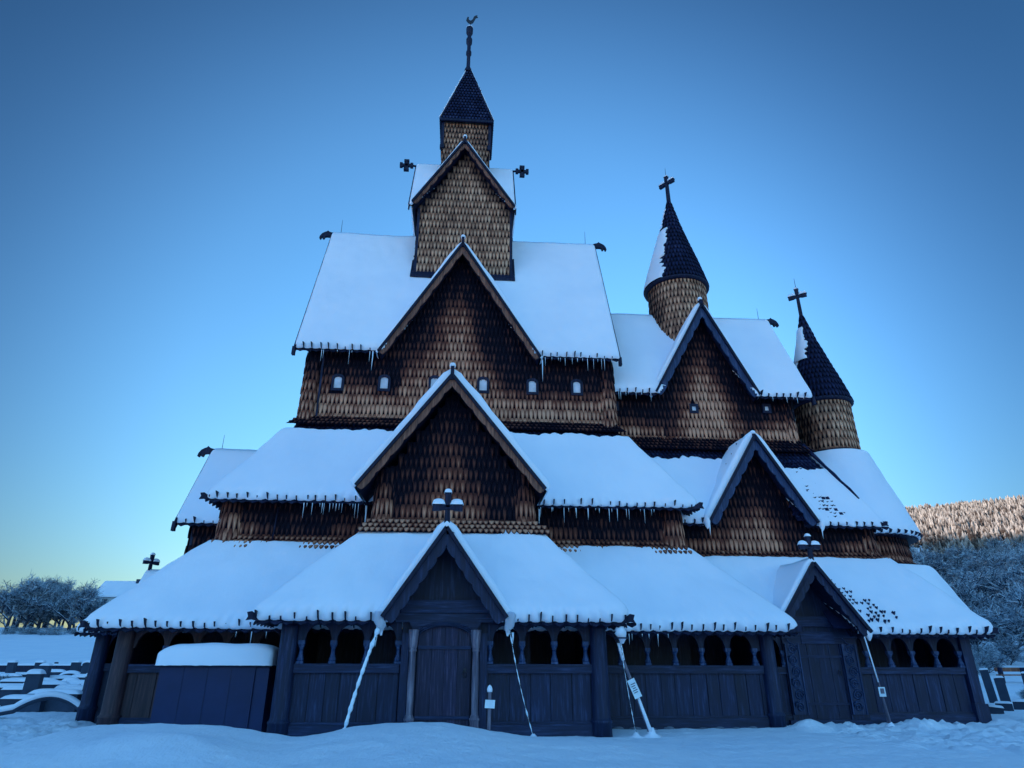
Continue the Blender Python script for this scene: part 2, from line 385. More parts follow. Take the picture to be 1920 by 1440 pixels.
def deck(mb, A, B, Cc, D, t, mi=0, st=.1):
    n = max(1, int((B-A).length/st)); m_ = max(1, int((D-A).length/st)); Nn = (B-A).cross(D-A).normalized()
    for o_ in (0, t):
        mb.grid([[A.lerp(B, i/n).lerp(D.lerp(Cc, i/n), j/m_) - Nn*o_ for i in range(n+1)] for j in range(m_+1)], mi, False)
def ring_roof(name, outer, inner, zo, zi, T=.2, vtop=.93, back=True, fine='FLR', topjag=.02, seed=0, cover=None, strip=None, gaps=()):
    """lean-to roof running round a block. outer/inner = (x0,x1,yf,yb)"""
    ox0, ox1, oyf, oyb = outer; ix0, ix1, iyf, iyb = inner
    if not back: iyb = oyb
    segs = [('L', V3((ox0, oyb, zo)), V3((ox0, oyf, zo)), V3((ix0, iyb, zi)), V3((ix0, iyf, zi))),
            ('F', V3((ox0, oyf, zo)), V3((ox1, oyf, zo)), V3((ix0, iyf, zi)), V3((ix1, iyf, zi))),
            ('R', V3((ox1, oyf, zo)), V3((ox1, oyb, zo)), V3((ix1, iyf, zi)), V3((ix1, iyb, zi)))]
    if back: segs.append(('B', V3((ox1, oyb, zo)), V3((ox0, oyb, zo)), V3((ix1, iyb, zi)), V3((ix0, iyb, zi))))
    mb = MB(); norms = []
    for k, A, B, C_, D_ in segs:
        Nn = (B-A).cross(C_-A).normalized(); norms.append(Nn)
        if gaps and k == 'F': deck(mb, A, B, D_, C_, .09)
        else: slab(mb, A, B, D_, C_, .09, 0)
        Dn = (A - C_); Dn = Dn - (B-A)*Dn.dot(B-A)/(B-A).length_squared; Dn.normalize()
        if k in fine: eave_fringe(mb, A, B, Dn, Nn, .27)
    # strips of bare shingles along the wall foot
    for (k, A, B, C_, D_), Nn in zip(segs, norms):
        if k not in fine or vtop > .96: continue
        U = (B-A).normalized(); Wd = (C_-A) - U*(C_-A).dot(U); H = Wd.length; Wd.normalize()
        ua = (C_-A).dot(U); ub = (D_-A).dot(U)
        L = (B-A).length; v0 = H*max(0, (vtop - .16)); 
        f = v0/H
        poly = [(ua*f, v0), (L + (ub-L)*f, v0), (ub, H), (ua, H)]
        shingles_poly(mb, A + Nn*.005, U, Wd, poly, .145, .16, lambda P: .45 + .3*nz(P, 1.5), off=.04, mi=1, back=0, backpoly=False)
    if gaps: mb.cut(gaps)
    o = mb.build(name, ['roof_timber', 'roof_shingle'], church)
    # snow
    cols = []; s = 0
    for i, (k, A, B, C_, D_) in enumerate(segs):
        L = (B-A).length; n = int(L/(.05 if k in 'F' else (.075 if k in fine else .4)))
        for j in range(n + (1 if i == len(segs)-1 else 0)):
            t = j/n; dist0 = t*L; dist1 = (1-t)*L; Nn = norms[i].copy()
            R_ = .3
            if dist0 < R_ and (i > 0 or back): 
                q = .5*(1 - dist0/R_); Nn = Nn.lerp(norms[i-1], q)
            if dist1 < R_ and (i < len(segs)-1 or back):
                q = .5*(1 - dist1/R_); Nn = Nn.lerp(norms[(i+1) % len(segs)], q)
            Nn.normalize()
            bp = A.lerp(B, t); tp = C_.lerp(D_, t)
            vt = vtop + topjag*(nz(tp, 1.3, seed) + .7*nz(tp, 6, seed)) if k in fine else vtop
            if cover: vt = cover(k, bp, vt)
            cols.append((bp, tp, Nn, s + dist0, vt))
        s += L
    sb = MB(); snow_strip(sb, cols, T, seed=seed, ends=(0, 0))
    if gaps: sb.cut(gaps)
    sb.build('roof_snow', 'snow', o)
    return o, segs, norms

def wall_rect(mb, x0, x1, y, z0, z1, fn, w=.142, h=.345, holes=(), mi=0, back=2):
    shingles_poly(mb, V3((x0, y, z0)), X, Z, [(0, 0), (x1-x0, 0), (x1-x0, z1-z0), (0, z1-z0)], w, h, fn, [(a-x0, b_-x0, c-z0, d-z0) for a, b_, c, d in holes], mi=mi, back=back)
def wall_side(mb, x, y0, y1, z0, z1, fn, face, w=.185, h=.34, mi=0, back=2):
    if face < 0: shingles_poly(mb, V3((x, y1, z0)), -Y, Z, [(0, 0), (y1-y0, 0), (y1-y0, z1-z0), (0, z1-z0)], w, h, fn, mi=mi, back=back)
    else: shingles_poly(mb, V3((x, y0, z0)), Y, Z, [(0, 0), (y1-y0, 0), (y1-y0, z1-z0), (0, z1-z0)], w, h, fn, mi=mi, back=back)
def skirt(mb, x0, x1, y, z, fn, out=.34, drop=.12, hh=.26, mi=0, back=2, ends=(1, 1)):
    Wd = V3((0, out, hh+drop)); L = Wd.length; Wd.normalize()
    e0 = .3*ends[0]; e1 = .3*ends[1]
    shingles_poly(mb, V3((x0, y-out, z-drop)), X, Wd, [(-e0, 0), (x1-x0+e1, 0), (x1-x0, L), (0, L)], .145, .17, fn, mi=mi, back=back)
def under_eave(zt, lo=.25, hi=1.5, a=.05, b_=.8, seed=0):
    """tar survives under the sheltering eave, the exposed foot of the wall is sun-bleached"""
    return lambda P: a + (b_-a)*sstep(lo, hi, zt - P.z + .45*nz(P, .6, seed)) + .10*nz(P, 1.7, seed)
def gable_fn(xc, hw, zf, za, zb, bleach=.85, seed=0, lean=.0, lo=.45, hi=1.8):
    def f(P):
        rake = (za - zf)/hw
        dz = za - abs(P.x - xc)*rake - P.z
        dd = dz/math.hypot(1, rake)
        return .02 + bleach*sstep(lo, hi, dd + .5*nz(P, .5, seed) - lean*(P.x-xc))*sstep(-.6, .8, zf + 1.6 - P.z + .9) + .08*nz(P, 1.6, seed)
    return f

def bargeboards(mb, yf, xl, xr, xc, zl, zr, za, bw=.26, t=.06, wave=.05, mi=0, nw=7):
    for (x0, z0) in ((xl, zl), (xr, zr)):
        a = V3((x0, yf, z0)); b_ = V3((xc, yf, za)); D = b_-a; L = D.length; d = D.normalized()
        dn = V3((d.z, 0, -d.x)) if d.x > 0 else V3((-d.z, 0, d.x))
        if dn.z > 0: dn = -dn
        n = 70; up = []; lo = []
        for i in range(n+1):
            t_ = i/n; p = a + D*t_
            u = t_*nw; fr = u - math.floor(u)
            wv = bw + wave*(math.sin(math.pi*fr)**.5) - wave + .10*sstep(.12, 0, t_)*0
            lim = (xc - p.x) if d.x > 0 else (p.x - xc)
            q = p + dn*wv
            if (q.x - xc)*(p.x - xc) < 0: q = V3((xc, yf, q.z))
            up.append(p); lo.append(q)
        for sgn, off in ((0, 0), (1, t)):
            ids = [[mb.vert(p + Y*off, .5, .5) for p in r] for r in (up, lo)]
            for i in range(n): mb.face((ids[0][i], ids[0][i+1], ids[1][i+1], ids[1][i]), mi)
            if sgn == 0: f0 = ids
            else:
                for i in range(n): mb.face((f0[1][i], f0[1][i+1], ids[1][i+1], ids[1][i]), mi)
        # verge moulding standing proud
        mb.obox((a+b_)/2 - Y*.035 - dn*.005, D/2, Y*.05, dn*.04, 1, .2)
def gable_roof(name, xc, yf, yb, xl, xr, zl, zr, za, T=.16, bw=.26, wood='roof_timber', seed=0, scal=True, knob=None, wave=.05, yback=None):
    mb = MB(); P0 = V3((xc, yf, 0)); L = yb - yf; t = .10
    k0 = math.hypot(xc-xl, za-zl)/(xc-xl)*t; k1 = math.hypot(xr-xc, za-zr)/(xr-xc)*t
    mb.prism(P0, X, Z, [(xl-xc, zl), (0, za), (xr-xc, zr), (xr-xc-.05, zr-.09), (0, za-max(k0, k1)), (xl-xc+.05, zl-.09)], Y*L)
    o = mb.build(name, 'roof_timber', church)
    bb = MB(); bargeboards(bb, yf-.02, xl, xr, xc, zl-.01, zr-.01, za-.01, bw, wave=wave)
    bb.build('bargeboard', [wood, 'roof_timber'], o)
    sb = MB(); saddle_snow(sb, P0 + Y*.01, Y, X, L, (xl-xc, zl), (0, za), (xr-xc, zr), T, seed=seed, r_foot=.12, sc_amt=0)
    sb.build('roof_snow', 'snow', o)
    if knob:
        kb = MB(); h = knob
        kb.prism(V3((xc-.05, yf-.07, za-.15)), Y, Z, [(0, 0), (.3, 0), (.22, .2), (.15, h), (.03, h+.02), (-.02, h*.6)], X*.10)
        kb.build('ridge_finial', 'roof_timber', o)
        ks = MB(); prof = [(.03, -.02), (.075, .02), (.09, .07), (.07, .13), (.02, .155)]
        ks.lathe(xc, yf+.05, [(r, za-.15+h+z) for r, z in prof], 10)
        ks.build('finial_snow', 'snow', o)
    return o

# ---- inner cores and plank walls
mb = MB()
mb.box(-6.80, 6.38, 19.14, 26.9, GZ-.6, 3.6, 0)
mb.box(-5.30, 4.85, 20.56, 25.5, 3.0, 9.7, 0)
mb.box(-2.28, 1.76, 17.42, 20.6, GZ-.6, 3.9, 0)
mb.box(4.8, 11.75, 21.26, 24.8, 3, 8.7, 0)
mb.box(6.0, 12.9, 19.96, 26.0, GZ-.6, 3.8, 0)
mb.box(-8.6, -5.2, 21.6, 24.4, GZ-.6, 4.25, 0)
mb.lathe(13.9, 23, [(1.80, GZ-.6), (1.80, 3.9)], 28, 0)
mb.build('inner_wall', 'tar_wood', church)

# ---- NAVE clerestory
f_cl = None
def f_cl(P):
    gab = gable_fn(-.3, 2.7, 9.5, 14.1, 7, .76, 3, .22, .6, 2.1)
    if P.z > 9.25 or abs(P.x+.3) < 2.0: 
        a = gab(P)
    else: a = 0
    b_ = under_eave(9.5, .7, 2.1, .03, .84, 2)(P)
    k = sstep(2.6, 1.7, abs(P.x+.3))
    return max(a, b_)*k + b_*(1-k) if P.z < 9.3 else a
wins = [(-4.33, 8.52), (-2.80, 8.55), (-1.12, 8.58), (.52, 8.59), (2.20, 8.59), (3.73, 8.61)]
mb = MB()
holes = [(x-.2, x+.2, z-.32, z+.28) for x, z in wins]
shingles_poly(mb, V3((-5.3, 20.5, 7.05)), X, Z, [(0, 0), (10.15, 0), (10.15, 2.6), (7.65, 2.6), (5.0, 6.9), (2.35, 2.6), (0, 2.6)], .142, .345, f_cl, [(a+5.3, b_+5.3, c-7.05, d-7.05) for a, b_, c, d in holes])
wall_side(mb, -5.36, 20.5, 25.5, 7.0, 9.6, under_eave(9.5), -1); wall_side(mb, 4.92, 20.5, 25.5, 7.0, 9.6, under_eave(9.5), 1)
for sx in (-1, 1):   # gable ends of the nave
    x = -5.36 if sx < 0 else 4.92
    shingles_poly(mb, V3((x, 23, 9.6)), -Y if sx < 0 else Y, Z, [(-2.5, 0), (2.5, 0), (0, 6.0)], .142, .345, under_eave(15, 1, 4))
for sx in (-5.22, 4.78):
    shingles_rev(mb, sx, 20.62, .30, 7.05, .26, 9.6, .13, .345, under_eave(9.5, .6, 1.8, .05, .72, 2), math.pi*(1 if sx < 0 else 1.28), math.pi*(1.72 if sx < 0 else 2))
mb.box(-4.93, -4.87, 20.42, 20.5, 7.1, 9.5, 1)
skirt(mb, -5.45, 5.0, 20.46, 7.05, lambda P: .2 + .3*nz(P, 1.5))
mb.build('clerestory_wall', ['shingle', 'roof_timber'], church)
def window(x, y, z, w=.25, h=.42, arch=True):
    fr = MB(); t = .05
    n = 10
    def outline(w_, h_):
        if not arch: return [(-w_/2, -h_/2), (w_/2, -h_/2), (w_/2, h_/2), (-w_/2, h_/2)]
        pts = [(-w_/2, -h_/2), (w_/2, -h_/2)]
        for i in range(n+1):
            a = math.pi*i/n; pts.append((w_/2*math.cos(a), h_/2 - w_*.35 + w_*.35*math.sin(a)))
        return pts
    a = outline(w+.16, h+.18); b_ = outline(w, h)
    A = [fr.vert((x+u, y-.09, z+v)) for u, v in a]; B = [fr.vert((x+u, y-.09, z+v)) for u, v in b_]
    A2 = [fr.vert((x+u, y+.05, z+v)) for u, v in a]; B2 = [fr.vert((x+u, y+.02, z+v)) for u, v in b_]
    k = len(a)
    for i in range(k):
        j = (i+1) % k
        fr.face((A[i], A[j], B[j], B[i])); fr.face((A[i], A2[i], A2[j], A[j])); fr.face((B[i], B[j], B2[j], B2[i]))
    fo = fr.build('window', 'roof_timber', church)
    pb = MB(); pb.poly([(x+u, y-.045, z+v) for u, v in b_])
    pb.build('pane', 'pane', fo)
for x, z in wins: window(x, 20.5, z)

# nave roof (saddle along X)
def saddle_roof(name, x0, x1, yc, hw, ze, zr, T, seed=0, fringe=True, head=('L', 'R'), xs_fringe=None, gaps=()):
    mb = MB(); L = x1-x0; t = .1
    deck(mb, V3((x0, yc-hw, ze)), V3((x1, yc-hw, ze)), V3((x1, yc, zr)), V3((x0, yc, zr)), .08)
    slab(mb, V3((x1, yc+hw, ze)), V3((x0, yc+hw, ze)), V3((x0, yc, zr)), V3((x1, yc, zr)), .08)
    if gaps: mb.cut(gaps)
    Dn = V3((0, -hw, ze-zr)).normalized(); Nn = V3((0, -(zr-ze), hw)).normalized()
    if fringe:
        for a, b_ in (xs_fringe or [(x0, x1)]): eave_fringe(mb, V3((a, yc-hw, ze)), V3((b_, yc-hw, ze)), Dn, Nn)
    # verge boards on both ends
    for x in (x0-.05, x1):
        mb.prism(V3((x, yc, 0)), Y, Z, [(-hw-.03, ze-.02), (0, zr+.03), (hw+.03, ze-.02), (hw-.1, ze-.22), (0, zr-.3), (-hw+.1, ze-.22)], X*.05)
        for sy in (-1, 1) if name != 'belfry_side_roof' else (): mb.prism(V3((x-.03, yc+sy*hw, ze-.2)), Y, Z, [(-.07, -.10), (.07, -.10), (.05, .2), (-.05, .2)], X*.1)
    o = mb.build(name, 'roof_timber', church)
    sb = MB(); saddle_snow(sb, V3((x0, yc, 0)), X, Y, L, (-hw, ze), (0, zr), (hw, ze), T, step=.15 if gaps else .35, seed=seed)
    if gaps: sb.cut(gaps)
    sb.build('roof_snow', 'snow', o)
    return o
nr = saddle_roof('nave_roof', -5.78, 5.18, 23, 2.95, 9.6, 16.15, .16, 11, xs_fringe=[(-5.75, -3.1), (2.5, 5.15)], gaps=[(-.34, -3.05, 2.45, 9.4, 13.9, 22.5)])
ridge_head(nr, (-5.98, 23, 16.15), -X, .62); ridge_head(nr, (5.38, 23, 16.2), X, .62)
rod(nr, (-5.45, 23, 16.2), .75); rod(nr, (4.8, 23, 16.2), .75)
icicles(nr, (-5.2, 20.0, 9.5), (-3.3, 20.0, 9.5), 6, .15, .4); icicle(nr, (-3.2, 20, 9.5), .7, .024)
icicles(nr, (2.6, 20.0, 9.5), (4.9, 20.0, 9.5), 15, .2, .45); icicle(nr, (2.5, 20, 9.4), .8, .024)
gable_roof('cross_gable_roof', -.34, 20.0, 22.3, -3.02, 2.42, 9.5, 9.5, 13.95, .18, .21, 'brown_wood', 5, knob=.42)

# ---- belfry
bx0, bx1, byf, byb = -2.18, 1.54, 21.75, 24.25
mb = MB()
mb.box(bx0+.05, bx1-.05, byf+.05, byb-.05, 13, 17.5, 1)
bc = (bx0+bx1)/2
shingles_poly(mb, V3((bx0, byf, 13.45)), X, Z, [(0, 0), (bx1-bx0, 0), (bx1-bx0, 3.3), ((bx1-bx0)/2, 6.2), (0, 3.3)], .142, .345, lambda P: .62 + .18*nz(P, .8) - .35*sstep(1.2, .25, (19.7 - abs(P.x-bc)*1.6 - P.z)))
wall_side(mb, bx0, byf, byb, 13.2, 16.7, lambda P: .5, -1); wall_side(mb, bx1, byf, byb, 13.2, 16.7, lambda P: .5, 1)
for sx in (bx0, bx1):
    mb.box(sx-.05, sx+.05, byf-.07, byf+.06, 13.3, 16.75, 1)
for sx, dd in ((bx0, -Y), (bx1, Y)):
    shingles_poly(mb, V3((sx, 23, 16.7)), dd, Z, [(-1.25, 0), (1.25, 0), (0, 2.9)], .142, .345, lambda P: .5)
# flared skirt around the foot
mb.prism(V3((bx0-.15, byf-.22, 13.44)), Y, Z, [(0, 0), (0, .09), (.22, .40), (.22, 0)], X*(bx1-bx0+.30), 1)
for sx, sgn in ((bx0, -1), (bx1, 1)):
    mb.prism(V3((sx, byf-.1, 13.5)), Y, Z, [(0, -.15), (1.35, 2.75), (1.35, 2.95), (0, .1)], X*.16*sgn, 1)
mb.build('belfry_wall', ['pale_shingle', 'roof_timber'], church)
br = saddle_roof('belfry_side_roof', -2.55, 1.68, 23, 1.55, 16.75, 20.0, .13, 21, fringe=False, gaps=[(-.44, -2.5, 1.7, 16.6, 20.0, 22.9)])
for x, d in ((-2.72, -X), (1.84, X)):
    mbx = MB(); mbx.tube([(x+.15*(-1 if d.x > 0 else 1), 23, 20.0), (x, 23, 20.02), (x + d.x*.16, 23, 20.0)], .045, 6)
    sx = x + d.x*.27; t = .06
    for (a, b_) in (((.28, .06), None), (None, (.06, .28))):
        w, h = (a if a else b_)
        mbx.box(sx-w, sx+w, 23-t, 23+t, 20.02-h, 20.02+h, 0, .5)
    for w, h, cx_, cz_ in ((.06, .11, -.23, 0), (.06, .11, .23, 0), (.11, .06, 0, .23), (.11, .06, 0, -.23)):
        mbx.box(sx+cx_-w, sx+cx_+w, 23-t-.01, 23+t+.01, 20.02+cz_-h, 20.02+cz_+h, 0, .5)
    mbx.build('gable_cross', 'roof_timber', br)
icicle(br, (-2.6, 21.4, 16.7), .35)
gable_roof('belfry_gable_roof', -.44, 21.35, 24.65, -2.42, 1.64, 16.78, 16.78, 20.02, .15, .17, 'brown_wood', 8, knob=.38, wave=.07)

# ---- upper turret and spire
mb = MB(); tx0, tx1, tyf, tyb = -1.40, .58, 22.05, 23.95; tc = (tx0+tx1)/2
wall_rect(mb, tx0, tx1, tyf, 19.0, 21.75, lambda P: .50 + .2*nz(P, .9), .142, .30)
wall_side(mb, tx0, tyf, tyb, 19, 21.75, lambda P: .5, -1); wall_side(mb, tx1, tyf, tyb, 19, 21.75, lambda P: .5, 1)
mb.quad(V3((tx0, tyb, 19)), V3((tx1, tyb, 19)), V3((tx1, tyb, 21.75)), V3((tx0, tyb, 21.75)), 1)
for sx in (tx0-.03, tx1+.03):
    for sy in (tyf-.03, tyb):
        mb.box(sx-.06, sx+.06, sy-.04, sy+.08, 20.25, 21.75, 1)
        mb.box(sx-.09, sx+.09, sy-.07, sy+.10, 20.2, 20.38, 1)
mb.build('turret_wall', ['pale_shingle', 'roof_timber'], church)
mb = MB(); e = 1.14; zt0, zt1, za = 21.72, 22.3, 25.95; e2 = .90
for U, W0 in ((X, -Y), (Y, X), (-X, Y), (-Y, -X)):
    c = V3((tc, 23, 0))
    lo = c + W0*e*1.0 + Z*zt0; hi = c + W0*.06 + Z*za
    Wd = (hi-lo); L = Wd.length; Wd.normalize()
    shingles_poly(mb, lo, U, Wd, [(-e, 0), (e, 0), (.06, L), (-.06, L)], .14, .23, lambda P: .5 + .35*nz(P, 2), off=.05)
    a = lo - U*e; b_ = c + (W0 - U)*.05 + Z*za
    mb.tube([a, b_], [.055, .045], 5, 1)
    mb.obox(lo - Z*.05, U*(e+.02), W0*.04, Z*.06, 1)
sp = mb.build('spire_roof', ['roof_shingle', 'roof_timber'], church)
mb = MB()
prof = [(.20, 25.75), (.17, 25.95), (.09, 26.15), (.085, 26.9), (.13, 26.95), (.13, 27.15), (.09, 27.2), (.09, 27.6), (.14, 27.7), (.15, 28.0), (.09, 28.1), (.10, 28.3), (.16, 28.4), (.17, 28.75), (.05, 28.78)]
mb.lathe(tc-.05, 23, prof, 10); mb.build('spire_shaft', 'roof_timber', sp)
mb = MB(); mb.lathe(tc-.05, 23, [(.165, 28.76), (.17, 28.80), (.12, 28.86), (.02, 28.88)], 10); mb.build('shaft_snow', 'snow', sp)
mb = MB(); fx = tc-.02
mb.tube([(fx, 23, 28.7), (fx, 23, 29.15)], .022, 6)
pts = [(-.18, .30), (-.22, .12), (-.12, -.04), (0, -.10), (.12, -.03), (.18, .12), (.26, .34), (.36, .38), (.31, .44), (.33, .52), (.24, .50), (.16, .42), (.10, .22), (.02, .12), (-.06, .14), (-.10, .22), (-.09, .36), (-.16, .36)]
mb.prism(V3((fx, 22.98, 29.18)), X, Z, pts, Y*.04)
mb.build('weathercock', 'iron', sp)
# snow thread on the hips
mb = MB()
for sx in (-1,):
    a = V3((tc - e, 23-e, zt0)); b_ = V3((tc-.06, 22.95, za)); mb.tube([a.lerp(b_, .0)+V3((-.05, 0, .05)), b_+V3((-.05, 0, .06))], .03, 5)
mb.tube([V3((tc+e+.05, 23-e, zt0+.05)), V3((tc+.1, 22.95, za))], .022, 5)
mb.build('hip_snow', 'snow', sp)

# ---- nave aisle tier (roof 2, wall 2)
ring_roof('aisle_roof', (-7.12, 6.78, 18.65, 27.35), (-5.36, 4.92, 20.46, 25.5), 4.18, 7.12, .17, .86, True, seed=2, topjag=.035)
ar = bpy.data.objects['aisle_roof']
corner_horn(ar, (-7.1, 18.62, 4.18), (-1, -.35, 0)); corner_horn(ar, (6.76, 18.62, 4.18), (1, -.35, 0))
icicles(ar, (-4.6, 18.6, 4.05), (-2.9, 18.6, 4.05), 16, .12, .36)
icicles(ar, (2.2, 18.6, 4.05), (5.6, 18.6, 4.05), 20, .12, .38)
icicle(ar, (-2.75, 18.6, 4.0), .75, .03); icicle(ar, (2.15, 18.6, 4.0), .55, .03)
mb = MB(); f = under_eave(4.1, .55, 1.15, .03, .55, 4)
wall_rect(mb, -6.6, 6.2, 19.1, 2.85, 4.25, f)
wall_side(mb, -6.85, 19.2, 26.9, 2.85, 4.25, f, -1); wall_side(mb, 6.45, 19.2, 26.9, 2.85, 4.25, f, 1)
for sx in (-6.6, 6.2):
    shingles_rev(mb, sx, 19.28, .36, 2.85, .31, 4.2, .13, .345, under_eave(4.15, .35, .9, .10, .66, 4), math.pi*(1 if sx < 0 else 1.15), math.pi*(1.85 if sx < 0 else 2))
skirt(mb, -6.8, 6.4, 19.06, 2.92, lambda P: .55 + .3*nz(P, 1.5))
mb.tube([(-5.28, 18.98, 4.0), (-5.32, 18.95, 2.95)], .02, 5, 1)
mb.build('aisle_wall', ['shingle', 'roof_timber'], church)

# ---- nave gallery roof
ring_roof('gallery_roof', (-8.78, 8.45, 17.1, 28.9), (-6.85, 6.45, 19.06, 26.9), .72, 2.92, .21, 1.0, True, seed=3, topjag=.01)
gr = bpy.data.objects['gallery_roof']
corner_horn(gr, (-8.7, 17.08, .74), (-1, -.35, 0), s=.9); corner_horn(gr, (8.42, 17.08, .74), (1, -.35, 0), s=.9)
icicles(gr, (3.8, 17.02, .60), (5.2, 17.02, .60), 9, .1, .25); icicles(gr, (-5.3, 17.02, .6), (-4.6, 17.02, .6), 3, .15, .3)

# ---- west arm
wr = saddle_roof('west_roof', -8.95, -5.3, 23, 1.85, 3.95, 6.75, .14, 31, xs_fringe=[(-8.9, -6.9)])
ridge_head(wr, (-9.12, 23, 6.75), -X, .62); rod(wr, (-8.65, 23, 6.8), .6)
mb = MB(); wall_rect(mb, -8.5, -6.9, 21.55, 2.2, 4.3, under_eave(4, .3, 3, .1, .45)); wall_side(mb, -8.65, 21.6, 24.4, 2.2, 4.3, under_eave(4), -1)
shingles_poly(mb, V3((-8.66, 23, 4.3)), -Y, Z, [(-1.4, 0), (1.4, 0), (0, 2.2)], .142, .345, under_eave(6))
mb.build('west_wall', ['shingle', 'roof_timber'], church)
ring_roof('west_gallery_roof', (-10.15, -6.0, 19.45, 26.55), (-8.62, -6.0, 21.5, 24.5), .70, 2.62, .2, .97, True, fine='FL', seed=9)
mb = MB()
mb.prism(V3((-10.35, 23, 0)), Y, Z, [(-1.5, .6), (0, 2.62), (1.5, .6), (1.4, .5), (0, 2.4), (-1.4, .5)], X*1.8)
wg = mb.build('portal_gable_roof', 'roof_timber', church)
sb = MB(); saddle_snow(sb, V3((-10.35, 23, 0)), X, Y, 1.8, (-1.5, .6), (0, 2.62), (1.5, .6), .1, seed=4, sc_amt=0); sb.build('roof_snow', 'snow', wg)
cross(wg, (-10.25, 23, 2.45), .72, V3((.6, .8, 0)), True)

# ---- plank walls with arcades
def arcade(name, y, x0, x1, cols, zs, zr0, zr1, ztop, zarch, planks, sill=None, sign=1, arch=True):
    """cols: colonnette x positions; zs sill bottom, zr0..zr1 rail, arches from zr1 up to zarch, header to ztop"""
    mb = MB()
    # planks
    xs = [x0] + [p for p in planks if x0 + .03 < p < x1 - .03] + [x1]
    z_s = zs + .30
    for a, b_ in zip(xs, xs[1:]):
        d = random.uniform(-.008, .008)
        mb.box(a+.010, b_-.010, y+d, y+.05, z_s-.02, zr0+.01, 0)
        mb.box(a-.010, a+.010, y+.02, y+.055, z_s, zr0, 0, 0)
    mb.box(x0, x1, y-.05, y+.12, zs-.25, z_s, 1)             # sill beam
    mb.box(x0, x1, y-.07, y+.10, zr0, zr1, 1)                # rail
    mb.box(x0, x1, y-.085, y-.06, zr1-.05, zr1-.012, 1)      # mouldings on the rail
    mb.box(x0, x1, y-.082, y-.06, zr0+.012, zr0+.045, 1)
    mb.box(x0, x1, y-.03, y+.08, z_s+.003, z_s+.05, 1)
    # header with arches
    n = max(8, int((x1-x0)/.03)); bays = sorted(cols)
    edges = [x0] + bays + [x1] if bays else [x0, x1]
    def low(x):
        for a, b_ in zip(edges, edges[1:]):
            if a <= x <= b_:
                hw = (b_-a)/2 - .055; m_ = (a+b_)/2
                if hw < .1: return zarch - .4
                u = (x-m_)/hw
                if abs(u) >= 1: return zarch - .38
                return zarch - .38 + .38*math.sqrt(1-abs(u)**2.4)
        return zarch
    rowsx = [x0 + (x1-x0)*i/n for i in range(n+1)]
    fr = [[mb.vert((x, y-.02, low(x)), .5, .4) for x in rowsx], [mb.vert((x, y-.02, ztop), .5, .4) for x in rowsx]]
    bk = [mb.vert((x, y+.06, low(x)), .5, .2) for x in rowsx]
    for i in range(n):
        mb.face((fr[0][i], fr[0][i+1], fr[1][i+1], fr[1][i]), 0); mb.face((fr[0][i], bk[i], bk[i+1], fr[0][i+1]), 0)
    o = mb.build(name, ['tar_wood', 'tar_wood_h'], church)
    for x in cols:
        cb = MB(); z0 = zr1; z1 = zarch - .36; h = z1-z0
        cb.box(x-.075, x+.075, y-.07, y+.05, z0-.01, z0+.05, 0, .9)
        cb.lathe(x, y-.01, [(.075, z0+.05), (.08, z0+.10), (.055, z0+.15), (.06, z0+.17), (.045, z0+.19), (.042, z0+h*.66), (.06, z0+h*.68), (.045, z0+h*.71), (.07, z0+h*.80), (.08, z0+h*.88)], 10, 0, True, .9)
        cb.box(x-.07, x+.07, y-.07, y+.05, z0+h*.88, z1+.03, 0, .9)
        cb.build('colonnette', 'worn_wood', o)
    return o
def post(x, y, z0, z1, r=.17, mat='tar_wood'):
    cb = MB()
    cb.lathe(x, y, [(r*1.22, z0), (r*1.18, z0+.42), (r*1.28, z0+.44), (r*1.28, z0+.47), (r*1.12, z0+.49), (r*1.05, z0+.55), (r, z1-.15), (r*1.02, z1)], 18, 0, True, .6)
    return cb.build('gallery_post', mat, church)
# south porch
YP = 16.0
arcade('porch_arcade', YP, -3.66, -1.32, [-3.51, -2.81, -2.08, -1.37], -1.60, -.28, -.09, .82, .72, [-3.26, -2.91, -2.60, -2.18, -1.77, -1.34])
arcade('porch_arcade', YP, .62, 3.05, [.69, 1.42, 2.16, 2.88], -1.60, -.28, -.09, .82, .72, [1.14, 1.61, 2.06, 2.54, 2.97])
post(-3.80, YP-.02, GZ-.15, .78, .19); post(3.18, YP-.02, GZ-.15, .78, .19)
mb = MB()
for x0_, x1_ in ((-3.85, -3.78), (3.15, 3.22)): mb = MB(); mb.box(x0_, x1_, 16.05, 19.2, GZ-.5, .8, 0); mb.build('porch_side_wall', 'tar_wood', church)
# nave gallery, left and right of the porch
arcade('gallery_arcade', 17.7, 3.25, 7.75, [4.08, 4.78, 5.49, 6.19, 6.88, 7.58], -1.62, -.31, -.12, .76, .62, [3.71, 4.01, 4.36, 4.68, 5.08, 5.43, 5.84, 6.25, 6.57, 6.98, 7.28, 7.64])
arcade('gallery_arcade', 17.7, -7.88, -3.85, [-7.1, -6.4, -5.7, -5.0, -4.3], -1.62, -.31, -.12, .76, .62, [-7.65, -7.2, -6.8, -6.3, -5.9, -5.4, -5.0, -4.5, -4.1]).data.materials[0] = M['dark_brown_wood']
post(-8.08, 17.68, GZ-.15, .72, .2, 'dark_brown_wood'); post(7.93, 17.68, GZ-.15, .72, .18)
mb = MB(); mb.box(-8.15, -8.08, 17.75, 28.2, GZ-.5, .75, 0); mb.box(7.9, 7.97, 17.75, 28.2, GZ-.5, .75, 0); mb.box(-8.15, 7.97, 28.15, 28.25, GZ-.5, .75, 0)
mb.build('gallery_side_wall', 'tar_wood', church)
